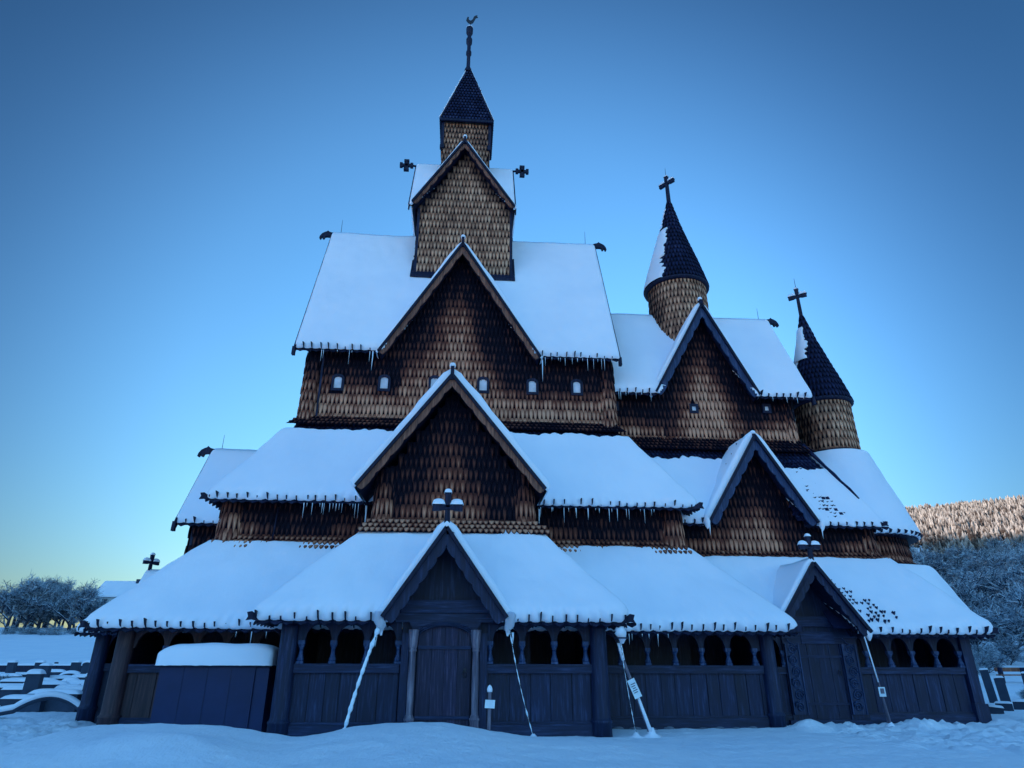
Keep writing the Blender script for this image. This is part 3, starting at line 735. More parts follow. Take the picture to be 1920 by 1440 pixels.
# west gallery
arcade('west_arcade', 20.0, -9.6, -8.3, [-9.0], -1.62, -.31, -.12, .72, .6, [-9.3, -9.0, -8.6])
post(-9.72, 19.95, GZ-.1, .7, .19)
mb = MB(); mb.box(-9.78, -9.7, 20.05, 26, GZ-.5, .72, 0); mb.box(-9.7, -8, 25.95, 26.05, GZ-.5, .72, 0); mb.build('west_side_wall', 'tar_wood', church)

# ---- porch roofs
ring_roof('porch_roof', (-4.42, 3.72, 15.45, 19.2), (-2.33, 1.81, 17.31, 19.2), .83, 3.02, .24, .985, False, fine='FLR', seed=6, topjag=.012, gaps=[(-.38, -1.72, 1.04, .65, 2.85, 18)])
pr = bpy.data.objects['porch_roof']
corner_horn(pr, (-4.38, 15.43, .86), (-1, -.3, 0)); corner_horn(pr, (3.68, 15.43, .86), (1, -.3, 0))
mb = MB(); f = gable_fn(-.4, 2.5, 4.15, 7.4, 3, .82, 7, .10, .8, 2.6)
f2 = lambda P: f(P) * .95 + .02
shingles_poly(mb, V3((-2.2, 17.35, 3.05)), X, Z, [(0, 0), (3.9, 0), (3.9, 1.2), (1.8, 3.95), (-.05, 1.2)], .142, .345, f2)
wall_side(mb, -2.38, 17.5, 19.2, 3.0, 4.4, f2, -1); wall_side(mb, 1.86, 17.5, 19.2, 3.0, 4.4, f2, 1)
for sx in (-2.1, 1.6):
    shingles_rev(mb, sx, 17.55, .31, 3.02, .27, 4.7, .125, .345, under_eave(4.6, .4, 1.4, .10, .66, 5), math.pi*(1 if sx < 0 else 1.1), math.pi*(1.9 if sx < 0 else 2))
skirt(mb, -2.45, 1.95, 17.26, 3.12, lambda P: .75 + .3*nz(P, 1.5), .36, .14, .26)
mb.build('porch_upper_wall', ['shingle', 'roof_timber'], church)
gable_roof('porch_upper_gable_roof', -.44, 16.85, 20.5, -2.80, 2.12, 4.15, 4.15, 7.35, .25, .20, 'brown_wood', 12, knob=.40, wave=.045)
# small lower gable above the door
g1 = gable_roof('porch_door_gable_roof', -.38, 15.25, 17.2, -1.70, 1.02, .86, .86, 2.82, .19, .27, 'tar_wood', 14, wave=.05)
cross(g1, (-.38, 15.33, 2.70), .98, X, base=.30)
mb = MB()
for x in (-1.78, 1.12):      # snow drips gathered at the valley feet
    rows = []
    for i in range(9):
        t = i/8; r = .15*math.sin(math.pi*min(.97, t*.9+.08))**.6*(1-.6*t)
        rows.append([V3((x + r*(1+.5*nz((x, t*3, math.cos(a)), 2))*math.cos(a)*1.1 + (.04 if x < 0 else -.04)*i/4, 15.3 + r*math.sin(a)*.8, .98 - .5*t + .03*nz((x, i, a), 1))) for a in [2*math.pi*k/10 for k in range(10)]])
        mb.grid(rows, 0, True, True); mb.build('valley_snow', 'snow', g1); mb = MB()
for x in (-1.80, 1.15): icicle(g1, (x, 15.25, .55), .3, .03)
# door wall of the porch
mb = MB()
mb.poly([V3((-1.62, 15.93, .9)), V3((.96, 15.93, .9)), V3((-.38, 15.93, 2.75))], 0, .5, .1)
mb.box(-1.35, .68, 15.80, 15.95, .98, 1.26, 1, .7); mb.box(-1.45, .78, 15.84, 15.96, .78, .975, 1, .3)
for s in (-1, 1):                            # flat jambs
    c = -.335 + s*.875
    mb.box(c-.085, c+.085, 15.86, 16.0, -1.75, .55, 0, .9)
mb.box(-1.3, .63, 15.98, 16.04, -1.75, .9, 0, .1)
mb.box(-1.25, .58, 15.78, 16.06, -1.72, -1.52, 1, .9)
mb.build('door_wall', ['tar_wood', 'tar_wood_h'], church)
mb = MB()          # arched lintel
pts = []
for k in range(13):
    a = math.pi*(k/12); pts.append((-.335 - .62*math.cos(a)*1.0, .42 + .30*math.sin(a)))
out = [(-1.12, .40), (-1.12, .80), (.45, .80), (.45, .40)]
A = [mb.vert((x, 15.83, z)) for x, z in pts]
Bv = [mb.vert((-1.16 + 1.65*k/12, 15.83, .80)) for k in range(13)]
for k in range(12): mb.face((A[k], A[k+1], Bv[k+1], Bv[k]))
for rr, dy in ((.62, .03), (.68, .05), (.74, .03)):
    mb.tube([(-.335 - rr*math.cos(math.pi*k/16), 15.83-dy*.5, .42 + (rr*.48)*math.sin(math.pi*k/16)) for k in range(17)], .018, 6)
mb.build('arched_lintel', 'tar_wood_h', church)
mb = MB()
px = [-.93, -.62, -.33, -.04, .26]
for a, b_ in zip(px, px[1:]):
    mb.box(a+.004, b_-.004, 15.90 + random.uniform(-.006, .006), 15.97, -1.50, .74, 0)
for z in (.25, -1.16):
    mb.box(-.93, .26, 15.865, 15.90, z-.035, z+.035, 1, .9)
dr = mb.build('door', ['door_wood', 'tar_wood_h'], church); tag(dr, 'arched plank door between two turned columns')
mb = MB(); mb.tube([(.13 + .045*math.cos(a), 15.86, -.30 + .065*math.sin(a)) for a in [2*math.pi*k/12 for k in range(13)]], .01, 5); mb.box(.10, .16, 15.87, 15.9, -.26, -.18); mb.build('door_handle', 'iron', dr)
for s in (-1, 1):
    cb = MB(); c = -.335 + s*.70
    cb.lathe(c, 15.80, [(.11, -1.70), (.10, -1.22), (.115, -1.20), (.115, -1.17), (.09, -1.15), (.095, -1.13), (.07, -1.09), (.078, -.5), (.068, .15), (.085, .17), (.085, .2), (.075, .22), (.095, .26), (.115, .55), (.12, .62)], 14, 0, True, .9)
    cb.build('door_column', 'grey_wood', church)

# ---- chancel
cr = saddle_roof('chancel_roof', 4.95, 12.25, 23, 2.25, 8.66, 12.85, .15, 41, xs_fringe=[(5.0, 6.6), (10.35, 12.2)], gaps=[(8.6, 6.6, 10.3, 8.5, 12.2, 22.9)])
ridge_head(cr, (12.40, 23, 12.85), X, .6); rod(cr, (11.9, 23, 12.9), .6)
icicles(cr, (5.1, 20.7, 8.6), (6.4, 20.7, 8.6), 8, .15, .3); icicles(cr, (10.5, 20.7, 8.6), (12, 20.7, 8.6), 6, .12, .25)
cwins = [(5.16, 8.24), (8.03, 8.23), (10.70, 8.31)]
gf = gable_fn(8.5, 1.9, 8.65, 12.3, 6, .85, 9, .12)
def f_ch(P):
    if P.z > 8.2 or abs(P.x-8.5) < 1.6: return gf(P)
    return under_eave(8.5, .45, 1.5, .03, .8, 6)(P)
mb = MB()
shingles_poly(mb, V3((4.9, 21.2, 6.8)), X, Z, [(0, 0), (6.75, 0), (6.75, 2.0), (5.3, 2.0), (3.65, 5.2), (1.9, 2.0), (0, 2.0)], .142, .345, f_ch, [(x-4.9-.13, x-4.9+.13, z-6.8-.13, z-6.8+.13) for x, z in cwins])
shingles_rev(mb, 11.5, 21.42, .28, 6.8, .25, 8.7, .13, .345, under_eave(8.6, .4, 1.2, .05, .85, 2), math.pi*1.2, math.pi*2)
wall_side(mb, 11.8, 21.4, 24.8, 6.8, 8.8, under_eave(8.6), 1)
shingles_poly(mb, V3((11.82, 23, 8.8)), Y, Z, [(-1.9, 0), (1.9, 0), (0, 3.6)], .142, .345, under_eave(12, 1, 4))
skirt(mb, 5.0, 11.75, 21.16, 6.82, lambda P: .2 + .3*nz(P, 1.5), .36, .2, .26)
mb.build('chancel_clerestory_wall', ['shingle', 'roof_timber'], church)
for x, z in cwins: window(x, 21.2, z, .15, .17, False)
gable_roof('chancel_cross_gable_roof', 8.60, 20.75, 22.9, 6.58, 10.30, 8.66, 8.66, 12.25, .17, .25, 'worn_wood', 17, knob=.35, wave=.06)

ring_roof('chancel_aisle_roof', (5.9, 12.98, 19.5, 26.5), (5.9, 11.75, 21.16, 24.8), 3.9, 6.86, .12, .80, True, fine='FR', seed=13, topjag=.04,
          gaps=[(9.22, 7.45, 10.83, 3.75, 6.6, 21.3)], cover=lambda k, p, vt: vt - (.12 if k == 'F' and p.x > 10.3 else 0) + (.12 if k == 'R' else 0))
ca = bpy.data.objects['chancel_aisle_roof']
corner_horn(ca, (12.95, 19.48, 3.92), (1, -.4, 0), s=.75)
# shingle tips breaking through thin snow
mb = MB(); A = V3((5.9, 19.5, 3.9)); Wd = V3((0, 1.66, 2.96)).normalized(); Nn = X.cross(Wd)
for r in range(1, 17):
    for c in range(44):
        u = 4.35 + c*.135 + (.067 if r % 2 else 0); v = r*.16
        if u > 6.75 - v*.40 or u < 4.45 - .04*r - .2: continue
        P = A + X*u + Wd*v + Nn*.105
        mb.obox(A + X*u + Wd*v + Nn*.06, X*.02, Wd*.02, Nn*.05)
        if nz(P, 1.2, 5)*.55 + (.7 if v > 1.6 else .5) + random.uniform(-.5, .05) < 0: continue
        k = random.uniform(.6, 1.2); jx = random.uniform(-.035, .035); jy = random.uniform(-.02, .02)
        mb.prism(P + X*(jx-.06*k) + Wd*jy, X, Wd, [(0, .035*k), (.05*k, -.01), (.10*k, .03*k), (.12*k, .06*k), (.05*k, .035*k)], Nn*.02*k, 0, random.random())
        if random.random() < .12: mb.obox(P + X*jx, X*.06, Wd*.05, Nn*.02, 0)
A = V3((12.98, 19.5, 3.9)); B = V3((11.75, 21.16, 6.86))
mb.obox(V3((5.9, 19.5, 3.9)) + X*5.35 + Wd*1.2 + Nn*.015, X*.95, Wd*1.1, Nn*.008)
pts = [A.lerp(B, t) + Nn*.14 + V3((.03*nz((t*9, 0, 0)), 0, 0)) for t in [.28, .4, .5, .6, .7, .8, .9, 1]]
mb.tube(pts, [.02, .05, .045, .06, .045, .06, .07, .07], 6)
mb.build('roof_shingles', 'roof_shingle', ca)
mb = MB(); f = under_eave(3.85, .55, 1.1, .03, .6, 8); g2 = gable_fn(9.2, 1.8, 3.9, 6.9, 2.5, .85, 10, .25)
f3 = lambda P: max(g2(P) if abs(P.x-9.15) < 1.75 else 0, f(P))
shingles_poly(mb, V3((6.2, 19.9, 2.72)), X, Z, [(0, 0), (6.55, 0), (6.55, 1.3), (4.65, 1.3), (3.0, 4.1), (1.3, 1.3), (0, 1.3)], .142, .345, f3)
shingles_rev(mb, 12.7, 20.12, .30, 2.75, .27, 3.95, .13, .345, under_eave(3.9, .3, .9, .1, .68, 2), math.pi*1.1, math.pi*2)
wall_side(mb, 12.98, 20.2, 26, 2.7, 4, f, 1)
skirt(mb, 6.2, 12.95, 19.86, 2.80, lambda P: .5 + .3*nz(P, 1.5), .3, .10, .26)
mb.build('chancel_aisle_wall', ['shingle', 'roof_timber'], church)
g2r = gable_roof('chancel_aisle_gable_roof', 9.22, 19.35, 21.2, 7.45, 10.83, 3.9, 3.9, 6.65, .22, .25, 'worn_wood', 19, knob=.2, wave=.06)
icicle(g2r, (7.4, 19.3, 3.8), .35, .03); icicle(g2r, (10.9, 19.3, 3.8), .4, .03)
mb = MB()
for x in (7.35, 10.95):
    rows = []
    for i in range(7):
        t = i/6; r = .13*math.sin(math.pi*min(.97, t*.9+.08))**.6*(1-.5*t)
        rows.append([V3((x + r*math.cos(a), 19.33 + r*math.sin(a), 4.0 - .35*t)) for a in [2*math.pi*k/8 for k in range(8)]])
    mb.grid(rows, 0, True, True); mb.build('valley_snow', 'snow', g2r); mb = MB()


# chancel gallery
ring_roof('chancel_gallery_roof', (7.2, 14.36, 17.95, 28.0), (7.2, 12.98, 19.86, 26.1), .72, 2.80, .22, 1.0, True, fine='FR', seed=15, topjag=.01, gaps=[(9.48, 8.3, 10.72, .55, 2.42, 20)])
cg = bpy.data.objects['chancel_gallery_roof']
corner_horn(cg, (14.33, 17.93, .76), (1, -.35, 0), s=.9)
mb = MB(); A = V3((7.2, 17.95, .72)); Wd = V3((0, 1.91, 2.08)).normalized(); Nn = X.cross(Wd)
mb.obox(A + X*3.8 + Wd*1.2 + Nn*.03, X*1.0, Wd*1.1, Nn*.022)
for r in range(0, 13):
    for c in range(-4, 6):
        v = .16 + r*.15 + random.uniform(-.03, .03); u = 4.32 - v*.68 + c*.15 + (.07 if r % 2 else 0) + random.uniform(-.03, .03)
        P = A + X*u + Wd*v + Nn*.04
        if nz(P, 1.5, 2)*.6 + .50 - abs(c)*.16 - .3*abs(r-5)/7 + random.uniform(-.2, .2) < 0: continue
        k = random.uniform(.6, 1.2)
        mb.prism(P - X*.04, X, Wd, [(0, .07*k), (.035*k, -.015), (.075*k, .05*k), (.05*k, .06*k), (.035*k, .03)], Nn*.215, 0, random.random())
mb.build('roof_shingles', 'roof_shingle', cg)
arcade('chancel_arcade', 18.5, 10.75, 13.75, [11.07, 11.72, 12.36, 13.04, 13.71], -1.60, -.33, -.16, .76, .58, [11.1, 11.5, 11.9, 12.25, 12.6, 13.0, 13.4])
arcade('chancel_arcade', 18.5, 7.95, 8.75, [8.70], -1.60, -.33, -.16, .76, .58, [8.3])
cb = MB(); cb.box(13.78, 14.06, 18.40, 18.70, GZ-.2, .72); cb.box(13.74, 14.11, 18.36, 18.74, GZ-.2, -1.05); cb.build('gallery_post', 'tar_wood', church)
mb = MB(); mb.box(13.92, 14.00, 18.72, 27.5, GZ-.5, .75); mb.box(8, 14.0, 27.42, 27.5, GZ-.5, .75)
mb.box(14.01, 14.22, 19.05, 19.35, GZ-.3, .55, 0, .9)
mb.build('chancel_side_wall', 'tar_wood', church)
g3 = gable_roof('chancel_door_gable_roof', 9.48, 17.55, 19.6, 8.30, 10.72, .86, .70, 2.45, .15, .22, 'tar_wood', 23, wave=.05)
cross(g3, (9.5, 17.62, 2.36), .80, X)
for x in (10.75,):
    mb = MB(); rows = []
    for i in range(7):
        t = i/6; r = .13*math.sin(math.pi*min(.97, t*.9+.08))**.6*(1-.5*t)
        rows.append([V3((x-.05 + r*math.cos(a), 17.6 + r*math.sin(a), .80 - .32*t)) for a in [2*math.pi*k/8 for k in range(8)]])
    mb.grid(rows, 0, True, True); mb.build('valley_snow', 'snow', g3)
mb = MB()
mb.poly([V3((8.35, 18.40, .78)), V3((10.66, 18.40, .72)), V3((9.48, 18.40, 2.4))], 0, .5, .1)
mb.box(8.6, 10.5, 18.30, 18.42, .86, 1.12, 1, .6)
mb.box(8.72, 10.80, 18.42, 18.56, .42, .86, 1, .4)
mb.box(8.72, 9.12, 18.42, 18.56, -1.6, .42, 0, .4); mb.box(10.30, 10.80, 18.42, 18.56, -1.6, .42, 0, .6)
mb.box(8.6, 10.8, 18.34, 18.6, -1.75, -1.42, 1, .7)
mb.build('door_wall', ['tar_wood', 'tar_wood_h'], church)
mb = MB(); px = [9.12, 9.38, 9.68, 9.99, 10.30]
for a, b_ in zip(px, px[1:]): mb.box(a+.004, b_-.004, 18.45 + random.uniform(-.006, .006), 18.52, -1.42, .42, 0, random.uniform(.3, 1))
for z in (.10, -1.05): mb.box(9.12, 10.30, 18.42, 18.45, z-.03, z+.03, 1, .9)
mb.box(9.25, 10.18, 18.405, 18.42, .42, .72, 1, .8)
dr = mb.build('door', ['tar_wood', 'tar_wood_h'], church); tag(dr, 'plank door framed by two carved scroll panels')
mb = MB(); mb.tube([(10.18 + .04*math.cos(a), 18.42, -.30 + .06*math.sin(a)) for a in [2*math.pi*k/12 for k in range(13)]], .01, 5); mb.build('door_handle', 'iron', dr)
for xc in (8.94, 10.53):      # carved scroll panels
    mb = MB(); w = .17
    mb.box(xc-w-.03, xc+w+.03, 18.385, 18.42, -1.3, .42, 0, .3)
    for sx in (-1, 1): mb.box(xc+sx*(w+.015)-.015, xc+sx*(w+.015)+.015, 18.355, 18.39, -1.3, .42, 0, .9)
    for k in range(6):
        zc = -1.12 + k*.28; s = 1 if k % 2 else -1
        pts = []
        for q in range(26):
            a = q*.42; r = .125*(1 - q/30)
            pts.append((xc + s*(.01 + r*math.cos(a)), 18.37, zc + r*math.sin(a)))
        mb.tube(pts, [.016]*26, 5, 0, True, .95)
        mb.tube([(xc + s*.13, 18.37, zc), (xc + s*.15, 18.37, zc+.1), (xc - s*.05, 18.37, zc + .17), (xc - s*.13, 18.37, zc+.28)], .014, 5, 0, True, .95)
    mb.build('carved_panel', 'carved_wood', church)

# ---- apse
ax, ay = 13.9, 23.0
def cone_roof(name, cx, cy, r0, z0, r1, z1, T, seed, vtop=.97, T_fn=None):
    mb = MB(); mb.lathe(cx, cy, [(r0, z0), (r1, z1)], 40, 0, True, .3); mb.lathe(cx, cy, [(r0-.02, z0-.1), (r0+.01, z0)], 40, 0, True, .3)
    n = round(2*math.pi*r0/.3)
    for i in range(n):
        a = 2*math.pi*i/n; e = V3((math.cos(a), math.sin(a), 0)); U = V3((-math.sin(a), math.cos(a), 0))
        sl = (e*(r0-r1) - Z*(z1-z0)).normalized(); Nn = U.cross(-sl)
        c = V3((cx, cy, z0)) + e*r0
        mb.prism(c - U*.022, sl, Nn, [(-.2, 0), (.05, -.02), (.07, .1), (.02, .18)], U*.044, 0)
        mb.prism(c + U*.04 - Nn*.06, U, sl, [(0, 0), (.22, 0), (.22, .05), (.11, .12), (0, .05)], Nn*.03, 0)
    o = mb.build(name, 'roof_timber', church)
    cols = []; m = 150
    for i in range(m+1):
        a = 2*math.pi*i/m + math.pi; e = V3((math.cos(a), math.sin(a), 0))
        Nn = (e*(z1-z0) + Z*(r0-r1)).normalized()
        cols.append((V3((cx, cy, z0)) + e*r0, V3((cx, cy, z1)) + e*r1, Nn, r0*2*math.pi*i/m, vtop))
    sb = MB(); snow_strip(sb, cols, T, seed=seed, ends=(0, 0)); sb.build('roof_snow', 'snow', o)
    return o
cone_roof('apse_roof', ax, ay, 2.18, 3.95, 1.05, 7.2, .15, 51)
cone_roof('apse_gallery_roof', ax, ay, 3.35, .72, 2.2, 2.85, .2, 52, 1.0)
mb = MB(); shingles_rev(mb, ax, ay, 1.86, 2.9, 1.80, 4.0, .142, .32, under_eave(3.95, .3, 1.0, .08, .6, 3), math.pi, 2*math.pi + .6)
shingles_rev(mb, ax, ay, 2.14, 2.78, 1.86, 3.1, .2, .17, lambda P: .4, math.pi, 2*math.pi + .6)
mb.build('apse_wall', ['shingle', 'roof_timber'], church)
mb = MB(); mb.lathe(ax, ay, [(2.85, GZ-.5), (2.85, .75)], 30); mb.build('apse_gallery_wall', 'tar_wood', church)

# ---- round turrets
def round_turret(cx, cy, r, zb, ze, za, seed, patches, ctop, d, lean=(0, 0)):
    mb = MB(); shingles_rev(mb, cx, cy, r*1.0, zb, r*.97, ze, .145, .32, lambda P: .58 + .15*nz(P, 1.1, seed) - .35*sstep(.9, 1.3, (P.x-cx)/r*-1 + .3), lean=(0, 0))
    o = mb.build('round_turret', ['pale_shingle', 'roof_timber'], church)
    mb = MB(); re = r*1.10
    segs = [(re, ze-.02), (re*.80, ze + (za-ze)*.21), (re*.56, ze + (za-ze)*.44), (re*.30, ze + (za-ze)*.70), (.07, za)]
    for (ra, z_a), (rb, z_b) in zip(segs, segs[1:]):
        l1 = lean[0]*(z_a-ze); l2 = lean[1]*(z_a-ze)
        shingles_rev(mb, cx+l1, cy+l2, ra, z_a, rb, z_b, .14, .23, lambda P: .38 + .3*nz(P, 1.3, seed), lean=lean, off=.04)
    mb.lathe(cx, cy, [(re-.04, ze-.14), (re+.035, ze-.10), (re+.035, ze-.02), (re-.02, ze+.01)], 28, 1)
    c = mb.build('conical_roof', ['roof_shingle', 'roof_timber'], o)
    sb = MB()
    for a0, a1, t0, t1, T in patches:
        rows = []; na, ntt = 26, 34
        for i in range(ntt+1):
            t = t0 + (t1-t0)*i/ntt; z = ze + (za-ze)*t
            rr = None
            for (ra, z_a), (rb, z_b) in zip(segs, segs[1:]):
                if z_a-.03 <= z <= z_b: rr = ra + (rb-ra)*(z-z_a)/(z_b-z_a)
            rr = rr or .08
            jag = a1 + .34*nz((t*7, seed, 0), 1.0) + .22*nz((t*34, seed, 2), 1.0)
            row = []
            for j in range(na+1):
                a = a0 + (jag-a0)*j/na
                th = T*rnd_edge((jag-a)*rr, .06)*rnd_edge((t-t0)*(za-ze)+.02, .08)*rnd_edge((t1-t)*(za-ze), .3)
                if j == na: th = -.02
                q = rr + .03 + th*(1+.3*nz((math.cos(a)*rr, math.sin(a)*rr, z), 2.5, seed))
                row.append(V3((cx + lean[0]*(z-ze) + q*math.cos(a), cy + lean[1]*(z-ze) + q*math.sin(a), z)))
            rows.append(row)
        sb.grid(rows)
    sb.build('roof_snow', 'snow', c)
    tip = V3((cx + lean[0]*(za-ze), cy + lean[1]*(za-ze), za))
    cr_ = cross(o, tip - Z*.25, ctop, d, True, base=.9)
    rr_ = MB(); rr_.tube([tip + Z*(ctop*1.35), tip + Z*(ctop*1.35+.5)], [.014, .006], 5); rr_.build('lightning_rod', 'iron', o)
    return o
P_ = math.pi
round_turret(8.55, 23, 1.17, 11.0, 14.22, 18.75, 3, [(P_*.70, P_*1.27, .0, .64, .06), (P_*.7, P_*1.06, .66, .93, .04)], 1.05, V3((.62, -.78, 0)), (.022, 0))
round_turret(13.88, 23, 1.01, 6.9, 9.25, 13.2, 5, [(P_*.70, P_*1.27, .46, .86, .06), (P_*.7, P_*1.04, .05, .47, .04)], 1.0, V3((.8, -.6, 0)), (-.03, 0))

# foundation stones
for x in [3.5 + .42*k for k in range(11)] + [10.8 + .4*k for k in range(9)]:
    y = 17.72 if x < 8.4 else 18.5
    w = random.uniform(.14, .22); h = random.uniform(.05, .10); mb = MB()
    mb.lathe(x, y, [(w, GZ-.3), (w*1.05, GZ-.06), (w*.8, GZ-.06+h), (w*.3, GZ-.03+h)], 7, 0, True); mb.build('foundation_stone', 'stone_light', church)

# ------------------------------------------------------------------ free-standing things by the church
# dark board enclosure with a thick snow cap
bx = empty('covered_board_box', (-5.6, 16.9, GZ), True)
tag(bx, 'dark blue boarded box with a thick rounded snow cap, against the left gallery wall', 'box')
mb = MB()
mb.box(-6.72, -4.62, 16.62, 17.5, GZ-.3, -.17, 0, .5); [mb.box(x_, x_+.012, 16.612, 16.63, GZ-.3, -.19, 0, .1) for x_ in (-6.2, -5.67, -5.15)]; mb.build('box_body', 'blue_board', bx)
mb = MB(); mb.box(-4.615, -4.32, 16.66, 17.46, GZ-.3, -.175, 0, .8); mb.build('end_board', 'blue_board', bx)
mb = MB(); mb.box(-6.80, -4.26, 16.56, 17.54, -.168, -.13, 0, .3); mb.build('lid', 'tar_wood', bx)
mb = MB(); nx, ny = 44, 18; rows = []
for j in range(ny+1):
    row = []
    for i in range(nx+1):
        u = -1 + 2*i/nx; v = -1 + 2*j/ny
        k = (1-abs(u)**7)*(1-abs(v)**4); hgt = .47*max(0, k)**.30
        x = -5.53 + u*1.29 + .03*nz((u*3, v*3, 1)); y = 17.04 + v*.55
        row.append(V3((x + .05*u*math.sin(math.pi*min(1, hgt/.47)), y, -.135 + hgt*(1+.05*nz((x, y, 0), 2)) + .03*u*0 - (.02*abs(nz((x, y, 3), 6)) if hgt < .05 else 0))))
    rows.append(row)
mb.grid(rows); mb.build('snow_cap', 'snow', bx)

def pole_sign(): 
    o = empty('sign_post', (.62, 14.5, -1.5), True); tag(o, 'small square wooden stake sign with blank pale plate, in the snow by the main door', 'sign')
    mb = MB(); mb.prism(V3((.585, 14.5, -1.75)), X, Z, [(0, 0), (.07, 0), (.085, 1.15), (.05, 1.22), (.02, 1.15)], Y*.05); mb.build('stake', 'grey_wood', o)
    mb = MB(); mb.obox(V3((.64, 14.47, -.815)), V3((.098, 0, -.004)), Y*.012, V3((.006, 0, .075))); mb.build('plate', 'paper', o)
    mb = MB()
    mb.lathe(.635, 14.525, [(.05, -.6), (.055, -.55), (.04, -.50), (.01, -.47)], 8); mb.build('stake_snow', 'snow', o)
pole_sign()
def chain(name, a, b_, label, thick=.02, n=40, sag=.0, kind='ice', seed=0, pole=None):
    a = V3(a); b_ = V3(b_); o = empty(name, b_, True); tag(o, label, 'drain chain' if 'chain' in name else 'pole', 'icy chains hanging from the roof valleys' if 'chain' in name else None)
    mb = MB(); D = b_-a; pts = []; rad = []
    for i in range(n+1):
        t = i/n; p = a + D*t + X*(-sag*math.sin(math.pi*t)*.4) + Z*(-sag*math.sin(math.pi*t)*.3)
        pts.append(p)
        rad.append(thick*((.55 if seed == 1 else .12) + 1.1*max(0, (.5 if seed == 1 else .25) + nz((t*16, seed, 0), 1.0)*1.3))); 
    mb.tube(pts, rad, 7); mb.build('ice_coat', 'ice' if kind == 'ice' else 'snow', o)
    lb = MB()
    for i in range(0, n, 1):
        c = (pts[i]+pts[i+1])/2; d = (pts[i+1]-pts[i])*.62
        sdv = V3((0, 1, 0)) if i % 2 else d.cross(Y).normalized()
        off = thick*.8
        lb.tube([c-d, c-d*.5+sdv*off, c+d*.5+sdv*off, c+d], thick*.42, 5)
    lb.build('chain_links', 'iron', o)
    mb = MB()
    mb.lathe(b_.x, b_.y, [(.36, b_.z-.10), (.22, b_.z-.045), (.09, b_.z-.01), (.025, b_.z+.06)], 14); mb.build('snow_cone', 'snow', o)
    return o
chain('drain_chain', (-1.76, 15.2, .62), (-2.26, 15.0, -1.33), 'thick ice-coated chain slanting left from the door gable valley to the snow', .034, 44, .10, seed=1)
chain('drain_chain', (1.08, 15.2, .60), (1.56, 15.0, -1.45), 'thin dark chain with ice beads slanting right of the main door', .019, 44, .08, seed=2)
chain('drain_chain', (3.60, 15.6, .45), (3.88, 15.75, -1.5), 'short dark chain beside the white notice board right of the porch', .013, 40, .03, seed=3)
o = empty('leaning_drain_pole', (4.2, 15.9, -1.5), True); tag(o, 'snowy wooden pole leaning from the porch corner, carrying a slanted white notice board', 'pole')
mb = MB(); mb.tube([(3.62, 15.75, .40), (3.70, 15.8, .0), (3.92, 15.8, -.62), (4.24, 15.85, -1.52)], [.03, .035, .038, .05], 8); mb.build('pole_shaft', 'grey_wood', o)
mb = MB(); mb.tube([(3.61, 15.71, .36), (3.69, 15.76, .0)], [.05, .04], 8); mb.build('pole_snow', 'snow', o); mb = MB()
mb.tube([(3.97, 15.77, -.72), (4.25, 15.82, -1.52)], [.03, .045], 8); mb.lathe(4.25, 15.85, [(.40, -1.62), (.24, -1.55), (.10, -1.48), (.05, -1.36)], 12); mb.build('pole_snow', 'snow', o)
mb = MB(); A1 = V3((.155, 0, -.36)).normalized(); B1 = V3((.36, 0, .155)).normalized(); c = V3((3.90, 15.72, -.58))
mb.obox(c, A1*.20, B1*.085, Y*.012); nb = mb.build('notice_board', 'paper', o)
mb = MB()
for k in range(5): mb.obox(c - Y*.015 + A1*(-.10 + k*.045) + B1*random.uniform(-.01, .01), B1*(.055 - .01*(k % 3)), A1*.008, Y*.003)
mb.build('lettering', 'ink', nb)
mb = MB(); mb.box(3.50, 3.72, 15.30, 15.62, .44, .47); mb.build('gutter_spout', 'tar_wood', o)
mb = MB(); rows = []
for i in range(8):
    t = i/7; r = .15*math.sin(math.pi*min(.97, t*.9+.08))**.5*(1-.45*t)
    rows.append([V3((3.60 + .04*t + r*(1+.5*nz((t*3, math.cos(a), 1), 2))*math.cos(a), 15.5 + r*math.sin(a), .70 - .36*t)) for a in [2*math.pi*k/10 for k in range(10)]])
mb.grid(rows, 0, True, True); mb.build('snow_lump', 'snow', o)
o = empty('leaning_drain_pole', (10.72, 17.5, -1.5), True); tag(o, 'thin frosted pole with a small square plate, right of the carved chancel door', 'pole')
mb = MB(); mb.tube([(10.52, 17.5, .58), (10.66, 17.5, -.55), (10.74, 17.5, -1.5)], [.018, .02, .05], 8); mb.build('pole_shaft', 'grey_wood', o)
mb = MB(); mb.tube([(10.50, 17.48, .58), (10.64, 17.48, -.50)], [.015, .016], 6); mb.lathe(10.75, 17.5, [(.16, -1.6), (.1, -1.48), (.04, -1.4)], 10); mb.build('pole_snow', 'snow', o)
mb = MB(); mb.obox(V3((10.67, 17.45, -.72)), X*.085, Y*.01, Z*.11); nb = mb.build('plate', 'paper', o)
mb = MB(); mb.obox(V3((10.67, 17.437, -.70)), X*.05, Y*.002, Z*.06); mb.build('plate_mark', 'grey_wood', nb)

